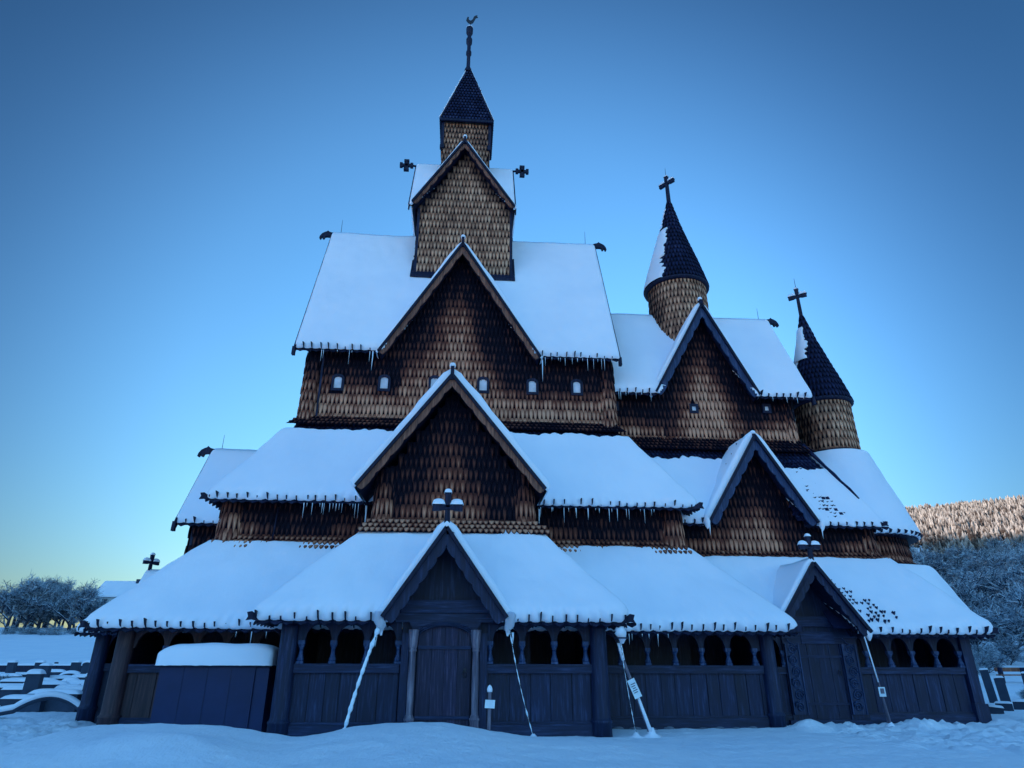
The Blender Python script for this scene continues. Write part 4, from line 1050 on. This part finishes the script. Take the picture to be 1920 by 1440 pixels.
# ------------------------------------------------------------------ ground
def bumpg(x, y, cx, cy, rx, ry, h): return h*math.exp(-((x-cx)/rx)**2 - ((y-cy)/ry)**2)
def footprint_noise(x, y): 
    a = noise.noise(V3((x*1.5, y*1.5, 3))); b_ = noise.noise(V3((x*3.4, y*3.4, 9))); c = noise.noise(V3((x*7, y*7, 2)))
    return .10*a + .16*abs(b_) - .05 + .06*c
HILL_A0 = math.radians(12)
def hill_h(x, y):
    r = math.hypot(x, y); az = math.atan2(x, y)
    k = sstep(math.radians(10), math.radians(30), az)*sstep(math.radians(125), math.radians(95), az)
    if r < 90: return 0
    h = max(0, r-120)*.16 if r < 300 else 28.8 + (r-300)*.24
    if r > 690: h = 122.4 + (r-690)*.02
    h += 6*noise.noise(V3((x*.006, y*.006, 0)))*min(1, max(0, (r-150)/200)) + 2*noise.noise(V3((x*.03, y*.03, 4)))*min(1, max(0, (r-150)/100))
    return h*k
def gz(x, y):
    z = -1.55 + .03*noise.noise(V3((x*.35, y*.35, 0)))
    # foreground bank
    crest = -1.20 + .05*math.sin(x*.9+.6) - .30*sstep(-.6, 2.0, x) + .0
    crest -= .34*sstep(-6.8, -8.6, x)
    crest -= .15*math.exp(-((x+3.15)/.8)**2)
    crest += .08*math.exp(-((x+1.2)/1.2)**2)
    up = sstep(9.5, 14.3, y)*sstep(15.75, 14.5, y)
    z = z*(1-up) + crest*up
    z += bumpg(x, y, -4.75, 12.0, 1.35, .9, .26)
    z += bumpg(x, y, 2.6, 14.0, 1.2, 1.2, .06) + bumpg(x, y, 9.0, 17.4, .9, .45, .13) + bumpg(x, y, 11.6, 17.5, .9, .4, .20) + bumpg(x, y, 8.5, 17.2, .3, .35, .18)
    z += bumpg(x, y, 14.5, 18.2, .7, .6, .1)
    k = sstep(-7.4, -8.6, x)*sstep(10, 13, y)*sstep(24, 20, y) + sstep(7.5, 9.5, x)*sstep(12, 13.5, y)*sstep(22, 19, y)
    z += footprint_noise(x, y)*k*.9 + .022*noise.noise(V3((x*2.2, y*2.2, 1))) + .010*noise.noise(V3((x*6, y*6, 5))) + .03*max(0, noise.noise(V3((x*2.6, y*2.6, 21))))*sstep(15.0, 15.4, y)*sstep(20, 18, y)
    # left: churchyard then rising field
    if x < 0 and y > 20:
        z += sstep(22, 62, y)*.55*sstep(-3, -12, x)
        if y > 60: z += (min(y, 118)-60)*.098*sstep(-3, -12, x) - max(0, y-150)*.02*sstep(-3, -12, x)
    if x > 0 and y > 20:
        z += sstep(28, 70, y)*1.6*sstep(5, 20, x)
    z += hill_h(x, y)
    return z
def axis(lo, hi, fine0, fine1, df, g):
    a = [fine0]; s = df
    while a[0] > lo: s *= g; a.insert(0, a[0]-s)
    k = int((fine1-fine0)/df); a += [fine0 + (fine1-fine0)*i/k for i in range(1, k+1)]; s = df
    while a[-1] < hi: s *= g; a.append(a[-1]+s)
    return a
xs = axis(-1500, 1500, -16, 22, .10, 1.06); ys = axis(-60, 1500, 9, 25, .10, 1.06)
mb = MB(); mb.grid([[(x, y, gz(x, y)) for x in xs] for y in ys])
tag(mb.build('ground', 'ground_snow'), kind='structure')
# unseen ridge behind the viewer, shaped to block the sun from the valley floor
SUN = V3((-.86, -.51, 0)).normalized(); SUN_EL = math.radians(6.0)
mb = MB(); rows = []; side = V3((-SUN.y, SUN.x, 0))
for j in range(15):
    t = -1 + 2*j/14; row = []
    for i in range(61):
        s = -1100 + 2200*i/60
        h = (164 + 5*math.sin(s*.021) + 6*noise.noise(V3((s*.02, 1, 0))))*max(0, (1-abs(t)))**.8
        p = SUN*(640 + t*230) + side*s; row.append(V3((p.x, p.y, -3 + h)))
    rows.append(row)
mb.grid(rows); tag(mb.build('shade_ridge', 'hill'), kind='structure')

# forest on the hillside: thousands of trees reading as one mass
mb = MB(); cnt = 0; rf = random.Random(3)
while cnt < 17000:
    az = math.radians(rf.uniform(28, 49) if cnt < 15200 else rf.uniform(14, 90)); r = rf.uniform(215, 720)
    x, y = r*math.sin(az), r*math.cos(az)
    if r > 300 and noise.noise(V3((x*.012, y*.012, 7))) < -.62: cnt += 1; continue
    h = rf.uniform(3.5, 9.5)*(1 if r > 330 else .8); w = h*rf.uniform(.14, .30); z = gz(x, y) - .5; rd = rf.random()
    tone = rd  # random tone per tree, paler at the tips, darker at the skirts
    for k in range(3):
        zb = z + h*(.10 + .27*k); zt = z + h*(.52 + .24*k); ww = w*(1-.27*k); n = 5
        top = mb.vert((x + rf.uniform(-.2, .2), y, zt), .5, min(1, tone+.25)); a0 = rf.random()*6
        ring = [mb.vert((x + ww*rf.uniform(.7, 1.2)*math.cos(a0+6.283*i/n), y + ww*rf.uniform(.7, 1.2)*math.sin(a0+6.283*i/n), zb + rf.uniform(-.5, .5)), .5, max(0, tone-.35)) for i in range(n)]
        for i in range(n): mb.face((ring[i], ring[(i+1) % n], top))
    cnt += 1
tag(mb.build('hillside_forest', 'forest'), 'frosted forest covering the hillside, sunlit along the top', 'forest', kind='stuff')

# ------------------------------------------------------------------ trees
def tree_proto(h, seed, spread=.9, twigs=3800, levels=4, conifer=False):
    rg = random.Random(seed); tb = MB(); tw = MB(); tips = []
    def grow(p, d, L, r, lv):
        pts = [p]; q = p.copy(); dd = d.copy(); n = 4
        for i in range(n):
            dd = (dd + V3((rg.uniform(-1, 1), rg.uniform(-1, 1), rg.uniform(-.3, .6)))*.16).normalized()
            q = q + dd*(L/n); pts.append(q.copy())
            if lv >= 1: tips.append((q.copy(), dd.copy(), lv))
        tb.tube(pts, [r*(1-.12*i) for i in range(n+1)], 5 if lv else 7)
        if lv >= levels: return
        kk = 4 if lv == 0 else 3
        for i in range(kk + (2 if lv == 0 else 0)):
            t = rg.uniform(.35, 1.0) if lv == 0 else rg.uniform(.25, 1)
            b_ = pts[min(n, int(t*n)+0)]; a = rg.uniform(0, 6.283)
            nd = (dd*rg.uniform(.5, .9) + V3((math.cos(a), math.sin(a), rg.uniform(-.05, .45)))*spread).normalized()
            grow(b_, nd, L*rg.uniform(.55, .75), r*.6, lv+1)
    grow(V3((0, 0, -.3)), V3((0, 0, 1)), h*.42, h*.028, 0)
    good = [t for t in tips if t[2] >= 2]
    for k in range(twigs):
        p, d, lv = rg.choice(good)
        a = V3((rg.gauss(0, 1), rg.gauss(0, 1), rg.gauss(.1, .8))).normalized(); L = h*rg.uniform(.03, .10)
        st = p + V3((rg.gauss(0, 1), rg.gauss(0, 1), rg.gauss(0, 1)))*h*.012
        e = st + (d*.6 + a).normalized()*L; wv = (e-st).cross(V3((rg.gauss(0, 1), rg.gauss(0, 1), rg.gauss(0, 1)))).normalized()*h*rg.uniform(.0018, .0042)
        rd = rg.random()**.9
        i0 = tw.vert(st-wv, .5, rd); i1 = tw.vert(st+wv, .5, rd); i2 = tw.vert(e+wv*.5+Z*h*.003, .5, rd); i3 = tw.vert(e-wv*.5, .5, rd)
        tw.face((i0, i1, i2, i3))
    return tb, tw
def make_tree(tb, tw, name):
    o = empty(name, (0, 0, 0)); tb.build('trunk', 'bark', o); tw.build('crown', 'frost', o); return o
def copy_tree(o):
    c = o.copy(); COL.objects.link(c)
    for ch in o.children:
        d = ch.copy(); COL.objects.link(d); d.parent = c
    return c
protos = [make_tree(*tree_proto(8, 11), 'frosted_tree'), make_tree(*tree_proto(8, 12, .7, 3600), 'frosted_tree'), make_tree(*tree_proto(8, 17, 1.1, 4200), 'frosted_tree'), make_tree(*tree_proto(8, 21, .8, 4800), 'frosted_tree')]
used = [0]*4
ORD = ['first', 'second', 'third', 'fourth', 'fifth', 'sixth', 'seventh', 'eighth', 'ninth', 'tenth', 'eleventh', 'twelfth', 'thirteenth', 'fourteenth', 'fifteenth', 'sixteenth', 'seventeenth', 'eighteenth', 'nineteenth', 'twentieth']
def place_tree(k, x, y, s, rz, label, group, dz=0):
    o = protos[k] if not used[k] else copy_tree(protos[k]); used[k] = 1
    o.location = (x, y, gz(x, y)+dz); o.rotation_euler = (0, 0, rz); o.scale = (s, s, s)
    tag(o, label, 'tree', group); return o
rt = random.Random(5)
# left treeline, by direction (x/y) from far left to the roof edge
row = [(-.618, 104, 1.05), (-.606, 112, 1.22), (-.596, 106, 1.0), (-.586, 115, 1.30), (-.577, 108, 1.15), (-.567, 116, 1.2), (-.556, 110, .85), (-.546, 118, .75), (-.536, 108, 1.12), (-.522, 112, .98), (-.508, 118, .78), (-.496, 112, .72), (-.482, 116, .66), (-.468, 114, .6)]
for i, (q, yy, s) in enumerate(row):
    place_tree(i % 4, q*yy, yy, s*1.12, rt.uniform(0, 6), 'frosted tree, %s from the left in the treeline above the left field' % ORD[i], 'frosted trees along the left field')
row = [(-.61, 124, 1.1), (-.59, 125, 1.15), (-.57, 126, 1.1), (-.55, 126, .9), (-.53, 127, .9), (-.512, 127, .7), (-.49, 128, .7)]
for i, (q, yy, s) in enumerate(row):
    place_tree((i+2) % 4, q*yy, yy, s*1.15, rt.uniform(0, 6), 'pale frosted tree, %s from the left in the rear row above the left field' % ORD[i], 'frosted trees behind the left treeline')
# right trees, from near to far
row = [(.735, 62, 1.05), (.775, 70, 1.3), (.81, 66, .95), (.86, 58, 1.15), (.90, 66, 1.5), (.73, 84, 1.45), (.77, 92, 1.6), (.83, 88, 1.7), (.88, 96, 1.6), (.70, 104, 1.5), (.93, 84, 1.8), (.745, 120, 2.0), (.80, 124, 2.1), (.86, 128, 2.1), (.92, 120, 2.1)]
row += [(.715, 98, 1.5), (.692, 118, 1.7), (.705, 80, 1.1), (.72, 72, .9)]; row = sorted(row, key=lambda t: t[0])
for i, (q, yy, s) in enumerate(row):
    place_tree(i % 4, q*yy, yy, s, rt.uniform(0, 6), 'frosted tree, %s from the left in the wood right of the church' % ORD[i], 'frosted trees right of the church')
row = [(q, yy, rt.uniform(1.8, 2.4)) for q, yy in ((.70, 150), (.672, 172), (.688, 190), (.715, 180), (.73, 165), (.76, 150), (.79, 172), (.82, 156), (.85, 175), (.88, 158), (.91, 170), (.94, 155), (.71, 195), (.745, 205), (.78, 200), (.815, 208), (.85, 202), (.885, 210), (.92, 200))]
row.sort(key=lambda t: t[0])
for i, (q, yy, s) in enumerate(row):
    place_tree(i % 4, q*yy, yy, s*1.1, rt.uniform(0, 6), 'tall frosted tree, %s from the left at the foot of the hill' % ORD[i], 'frosted trees at the foot of the hill')
for i in range(13):
    q = -.622 + i*.0128; yy = 101 + (i*7 % 5); o = copy_tree(protos[i % 4]); o.name = 'frosted_bush'; sc = rt.uniform(.3, .5)
    o.location = (q*yy, yy, gz(q*yy, yy)-1.5); o.rotation_euler = (0, 0, i*1.1); o.scale = (sc*1.4, sc*1.4, sc)
    tag(o, 'frosted bush under the left treeline, %s from the left' % ORD[i], 'bush', 'undergrowth below the left treeline')
# shrubs
for i, (x, y, s, lab) in enumerate([(-20.6, 33.8, .20, 'frosted twiggy bush at the far left edge by the fence'), (-16.3, 29.5, .13, 'small frosted bush among the gravestones left of the church'), (25.5, 30.5, .17, 'frosted bush beside the gravestones at the right edge'), (30.2, 40, .3, 'snow-laden bush under the wood at the right edge'), (36.5, 47, .42, 'broad frosted bush just right of the church roof corner'), (40.5, 52, .40, 'frosted bush behind the two tall gravestones'), (43.2, 50, .36, 'frosted bush near the small bench'), (41, 58, .5, 'large frosted bush at the back of the right snowfield'), (46.5, 57, .5, 'pale frosted bush beside the wood at the right edge')]):
    o = copy_tree(protos[(i+1) % 4]); o.name = 'frosted_bush'; o.location = (x, y, gz(x, y)-.4); o.rotation_euler = (0, 0, i*1.3); o.scale = (s*1.3, s*1.3, s)
    tag(o, lab, 'bush', 'frosted bushes')

# ------------------------------------------------------------------ churchyard
def stone_mesh(w, h, t, top, cap, name='gravestone'):
    o = empty(name, (0, 0, 0)); mb = MB(); n = 8
    if top == 'round': pts = [(-w/2, -.2), (w/2, -.2)] + [(w/2*math.cos(math.pi*k/n), h-w*.3 + w*.3*math.sin(math.pi*k/n)) for k in range(n+1)]
    elif top == 'slant': pts = [(-w/2, -.2), (w/2, -.2), (w/2, h*.85), (w*.2, h), (-w/2, h*.95)]
    else: pts = [(-w/2, -.2), (w/2, -.2), (w/2*.96, h), (-w/2*.96, h)]
    mb.prism(V3((0, -t/2, 0)), X, Z, pts, Y*t); mb.build('stone_slab', 'stone', o)
    sb = MB(); rows = []; nU = 14; tt = t + .06
    for i in range(nU+1):
        u = -1 + 2*i/nU; zt = h if top != 'round' else h - w*.3 + w*.3*math.sqrt(max(0, 1-u*u))
        e = max(0, 1-abs(u)**5)**.5
        rows.append([V3((u*w*.53, -math.cos(a)*(tt*.60), zt - .03 + cap*e*math.sin(a)**.7)) for a in [math.pi*k/8 for k in range(9)]])
    sb.grid(rows); sb.build('snow_cap', 'snow', o); return o
def place_stone(w, h, t, top, cap, x, y, rz, label, group, tilt=0):
    o = stone_mesh(w, h, t, top, cap); o.location = (x, y, gz(x, y)); o.rotation_euler = (0, tilt, rz); tag(o, label, 'gravestone', group)
rg = random.Random(9)
rows_ = [(23.6, [-.572, -.535, -.49], 'nearest row'), (26.3, [-.592, -.553, -.512, -.478], 'second row'), (29.5, [-.60, -.568, -.537, -.505, -.48], 'third row'), (33, [-.605, -.58, -.55, -.526, -.50, -.475], 'fourth row'), (37.5, [-.60, -.578, -.555, -.532, -.51, -.488, -.468], 'fifth row'), (43.5, [-.598, -.58, -.562, -.544, -.526, -.508, -.49, -.472], 'sixth row')]
for y, qs, rn in rows_:
    for i, q in enumerate(qs):
        w = rg.uniform(.9, 1.7) if y < 34 else rg.uniform(.8, 1.5); tall = rg.random() < .18
        if tall: w = .5
        place_stone(w, 1.05 if tall else rg.uniform(.36, .6), .22, rg.choice(['flat', 'flat', 'round', 'slant']), rg.uniform(.10, .17), q*y + rg.uniform(-.25, .25), y + rg.uniform(-.5, .5), rg.uniform(-.25, .25),
                    '%s snow-capped gravestone, %s from the left in the %s left of the church' % ('upright narrow' if tall else 'low wide', ORD[i], rn), 'gravestones left of the church')
# arched grave surround buried in snow
o = empty('arched_grave_kerb', (-11.7, 21.6, GZ)); o.location.z = gz(-11.7, 21.6); tag(o, 'low arched stone kerb with a rounded snow coat in front of the gravestones', 'grave kerb')
pts = [V3((-.95 + 2.1*t - (.35 if t < .08 else 0), -.15*math.cos(t*3), .02 + .50*math.sin(math.pi*min(1, max(0, t)))**.9)) for t in [k/20 for k in range(21)]]
mb = MB(); mb.tube(pts, .085, 8); mb.build('kerb', 'stone', o)
mb = MB(); mb.tube([p + Z*.075 - Y*.02 for p in pts], .085, 8); mb.build('kerb_snow', 'snow', o)
# right gravestones
for i, (q, y, w, h, tilt, lab) in enumerate([(.778, 27.5, .30, 1.25, -.06, 'tall narrow dark gravestone nearest the right church corner'), (.797, 25.5, .32, 1.0, -.05, 'tall slant-topped gravestone second from the right church corner'), (.842, 26, .42, 1.15, 0, 'broad dark gravestone cut by the right edge of the photo'), (.792, 23.4, .5, .26, 0, 'low broken-looking kerb stone in front of the two tall gravestones'), (.822, 23.8, .6, .28, 0, 'low snow-topped stone just left of the broad gravestone at the right edge'), (.778, 22.2, .4, .22, .1, 'small half-buried stone beside the right church corner')]):
    place_stone(w, h, .10, 'slant' if i in (1, 2) else 'flat', .07, q*y, y, -.62, lab, 'gravestones right of the church', tilt)
# fence behind the graves
def fence(x0, x1, y0, y1, label):
    o = empty('low_fence', (x0, y0, gz(x0, y0)), True); tag(o, label, 'fence'); n = int(math.hypot(x1-x0, y1-y0)/2.6)
    pts = [V3((x0 + (x1-x0)*i/n, y0 + (y1-y0)*i/n, 0)) for i in range(n+1)]
    for p in pts: p.z = gz(p.x, p.y)
    for p in pts:
        mb = MB(); mb.box(p.x-.09, p.x+.09, p.y-.09, p.y+.09, p.z-.3, p.z+.85, 0, .2); mb.build('fence_post', 'tar_wood', o)
    rb = MB(); sb = MB()
    for a, b_ in zip(pts, pts[1:]):
        for hz in (.48, .30): rb.obox((a+b_)/2 + Z*hz, (b_-a)/2, Y*.03, Z*.09, 0, .3)
        sb.obox((a+b_)/2 + Z*.69, (b_-a)/2, Y*.10, Z*.06)
        rb.obox((a+b_)/2 + Z*.60, (b_-a)/2, Y*.05, Z*.06, 0, .2)
    rb.build('fence_rail', 'tar_wood', o); sb.build('rail_snow', 'snow', o)
fence(-36.5, -17, 52, 52, 'long low dark board fence with a snowy top behind the left gravestones')
# little house behind the left treeline
hx, hy = -64.6, 133.0; hz = 9.0
o = empty('distant_house', (hx, hy, hz-6), True); tag(o, 'small pale house with a snowy gabled roof behind the left roof slope', 'house')
mb = MB(); mb.box(hx-3.2, hx+3.2, hy, hy+6, hz-8, hz+2.0, 0, .5)
mb.prism(V3((hx-3.2, hy, hz+2)), Y, Z, [(0, 0), (6, 0), (3, 2.2)], X*6.4); mb.build('wall', 'house', o)
mb = MB(); mb.prism(V3((hx-3.8, hy+3, hz+2)), Y, Z, [(-3.6, -.45), (0, 2.45), (3.6, -.45), (3.6, -.2), (0, 2.8), (-3.6, -.2)], X*7.6); rf_ = mb.build('roof', 'snow', o)
mb = MB(); mb.box(hx+2.2, hx+3.0, hy+2.4, hy+3.2, hz+3.6, hz+5.1); mb.build('chimney', 'stone', rf_)
for wx in (-1.6, 1.2):
    mb = MB(); mb.box(hx+wx-.45, hx+wx+.45, hy-.06, hy-.01, hz-.2, hz+1.2); mb.build('window', 'stone', o)
# small shed roof in the right wood
o = empty('garden_bench', (33.3, 40.5, gz(33.3, 40.5)), True); tag(o, 'small dark bench with snow lumps below the wood at the right edge', 'bench')
x_, y_, z_ = 33.3, 40.5, gz(33.3, 40.5)
mb = MB(); mb.box(x_-.9, x_+.9, y_, y_+.4, z_+.40, z_+.47); mb.build('seat', 'brown_wood', o)
mb = MB(); mb.box(x_-.9, x_+.9, y_+.38, y_+.43, z_+.62, z_+.85); mb.build('backrest', 'brown_wood', o)
for dx in (-.75, .7):
    mb = MB(); mb.box(x_+dx, x_+dx+.07, y_+.05, y_+.4, z_-.3, z_+.85); mb.build('leg', 'tar_wood', o)

# ------------------------------------------------------------------ camera
F = 1224.; TH = math.radians(22.9); YAW = math.radians(4.2); ROLL = .003
fw = V3((math.sin(YAW)*math.cos(TH), math.cos(YAW)*math.cos(TH), math.sin(TH)))
r = V3((math.cos(YAW), -math.sin(YAW), 0)); u = r.cross(fw)
r2 = r*math.cos(ROLL) + u*math.sin(ROLL); u2 = u*math.cos(ROLL) - r*math.sin(ROLL)
cam = bpy.data.cameras.new('camera'); co = bpy.data.objects.new('camera', cam); COL.objects.link(co)
cam.sensor_width = 36; cam.lens = F/1920*36; cam.clip_end = 5000; cam.clip_start = .05
co.matrix_world = Matrix(((r2.x, u2.x, -fw.x, 0), (r2.y, u2.y, -fw.y, 0), (r2.z, u2.z, -fw.z, 0), (0, 0, 0, 1)))
SC.camera = co

# ------------------------------------------------------------------ light
w = bpy.data.worlds.new('World'); SC.world = w; w.use_nodes = True; nt = w.node_tree
bg = nt.nodes['Background']
sky = nt.nodes.new('ShaderNodeTexSky'); sky.sky_type = 'NISHITA'; sky.sun_disc = False
sky.sun_elevation = SUN_EL; sky.sun_rotation = math.atan2(SUN.x, SUN.y)
sky.air_density = 1.2; sky.dust_density = .2; sky.ozone_density = 3.2
tc = nt.nodes.new('ShaderNodeTexCoord'); dt = nt.nodes.new('ShaderNodeVectorMath'); dt.operation = 'DOT_PRODUCT'
D0 = V3((.01, .93, .36)).normalized(); dt.inputs[1].default_value = D0
nt.links.new(tc.outputs['Generated'], dt.inputs[0])
an = nt.nodes.new('ShaderNodeMath'); an.operation = 'ARCCOSINE'; nt.links.new(dt.outputs['Value'], an.inputs[0])
an2 = nt.nodes.new('ShaderNodeMath'); an2.operation = 'DIVIDE'; an2.inputs[1].default_value = math.pi; nt.links.new(an.outputs[0], an2.inputs[0])
SKYR = [(.03, (.92, .90, .91)), (.13, (.76, .74, .77)), (.20, (.30, .30, .35)), (.27, (.11, .125, .155)), (.38, (.28, .30, .34)), (.55, (.80, .81, .83)), (.75, (1.3, 1.3, 1.3))]  # painted vignette: sky dims in a ring round the view, brightens behind it
rp = ramp(nt, an2.outputs[0], SKYR); rp.node.color_ramp.interpolation = 'B_SPLINE'
mx = mixc(nt, 1.0, sky.outputs[0], rp, 'MULTIPLY')
nt.links.new(mx, bg.inputs[0])
bg.inputs[1].default_value = .15
sl = bpy.data.lights.new('sun', 'SUN'); sl.energy = 2.0; sl.angle = math.radians(.5); sl.color = (1, .72, .54)
so = bpy.data.objects.new('sun', sl); COL.objects.link(so)
d = V3((SUN.x*math.cos(SUN_EL), SUN.y*math.cos(SUN_EL), math.sin(SUN_EL)))
so.rotation_euler = d.to_track_quat('Z', 'Y').to_euler()
vs = SC.view_settings; vs.view_transform = 'Standard'; vs.look = 'None'; vs.gamma = 1; vs.exposure = 2.3
vs.use_white_balance = True; vs.white_balance_temperature = 5420; vs.white_balance_tint = 0
SC.cycles.max_bounces = 6
for o in bpy.data.objects:
    if 'world_space' in o: del o['world_space']
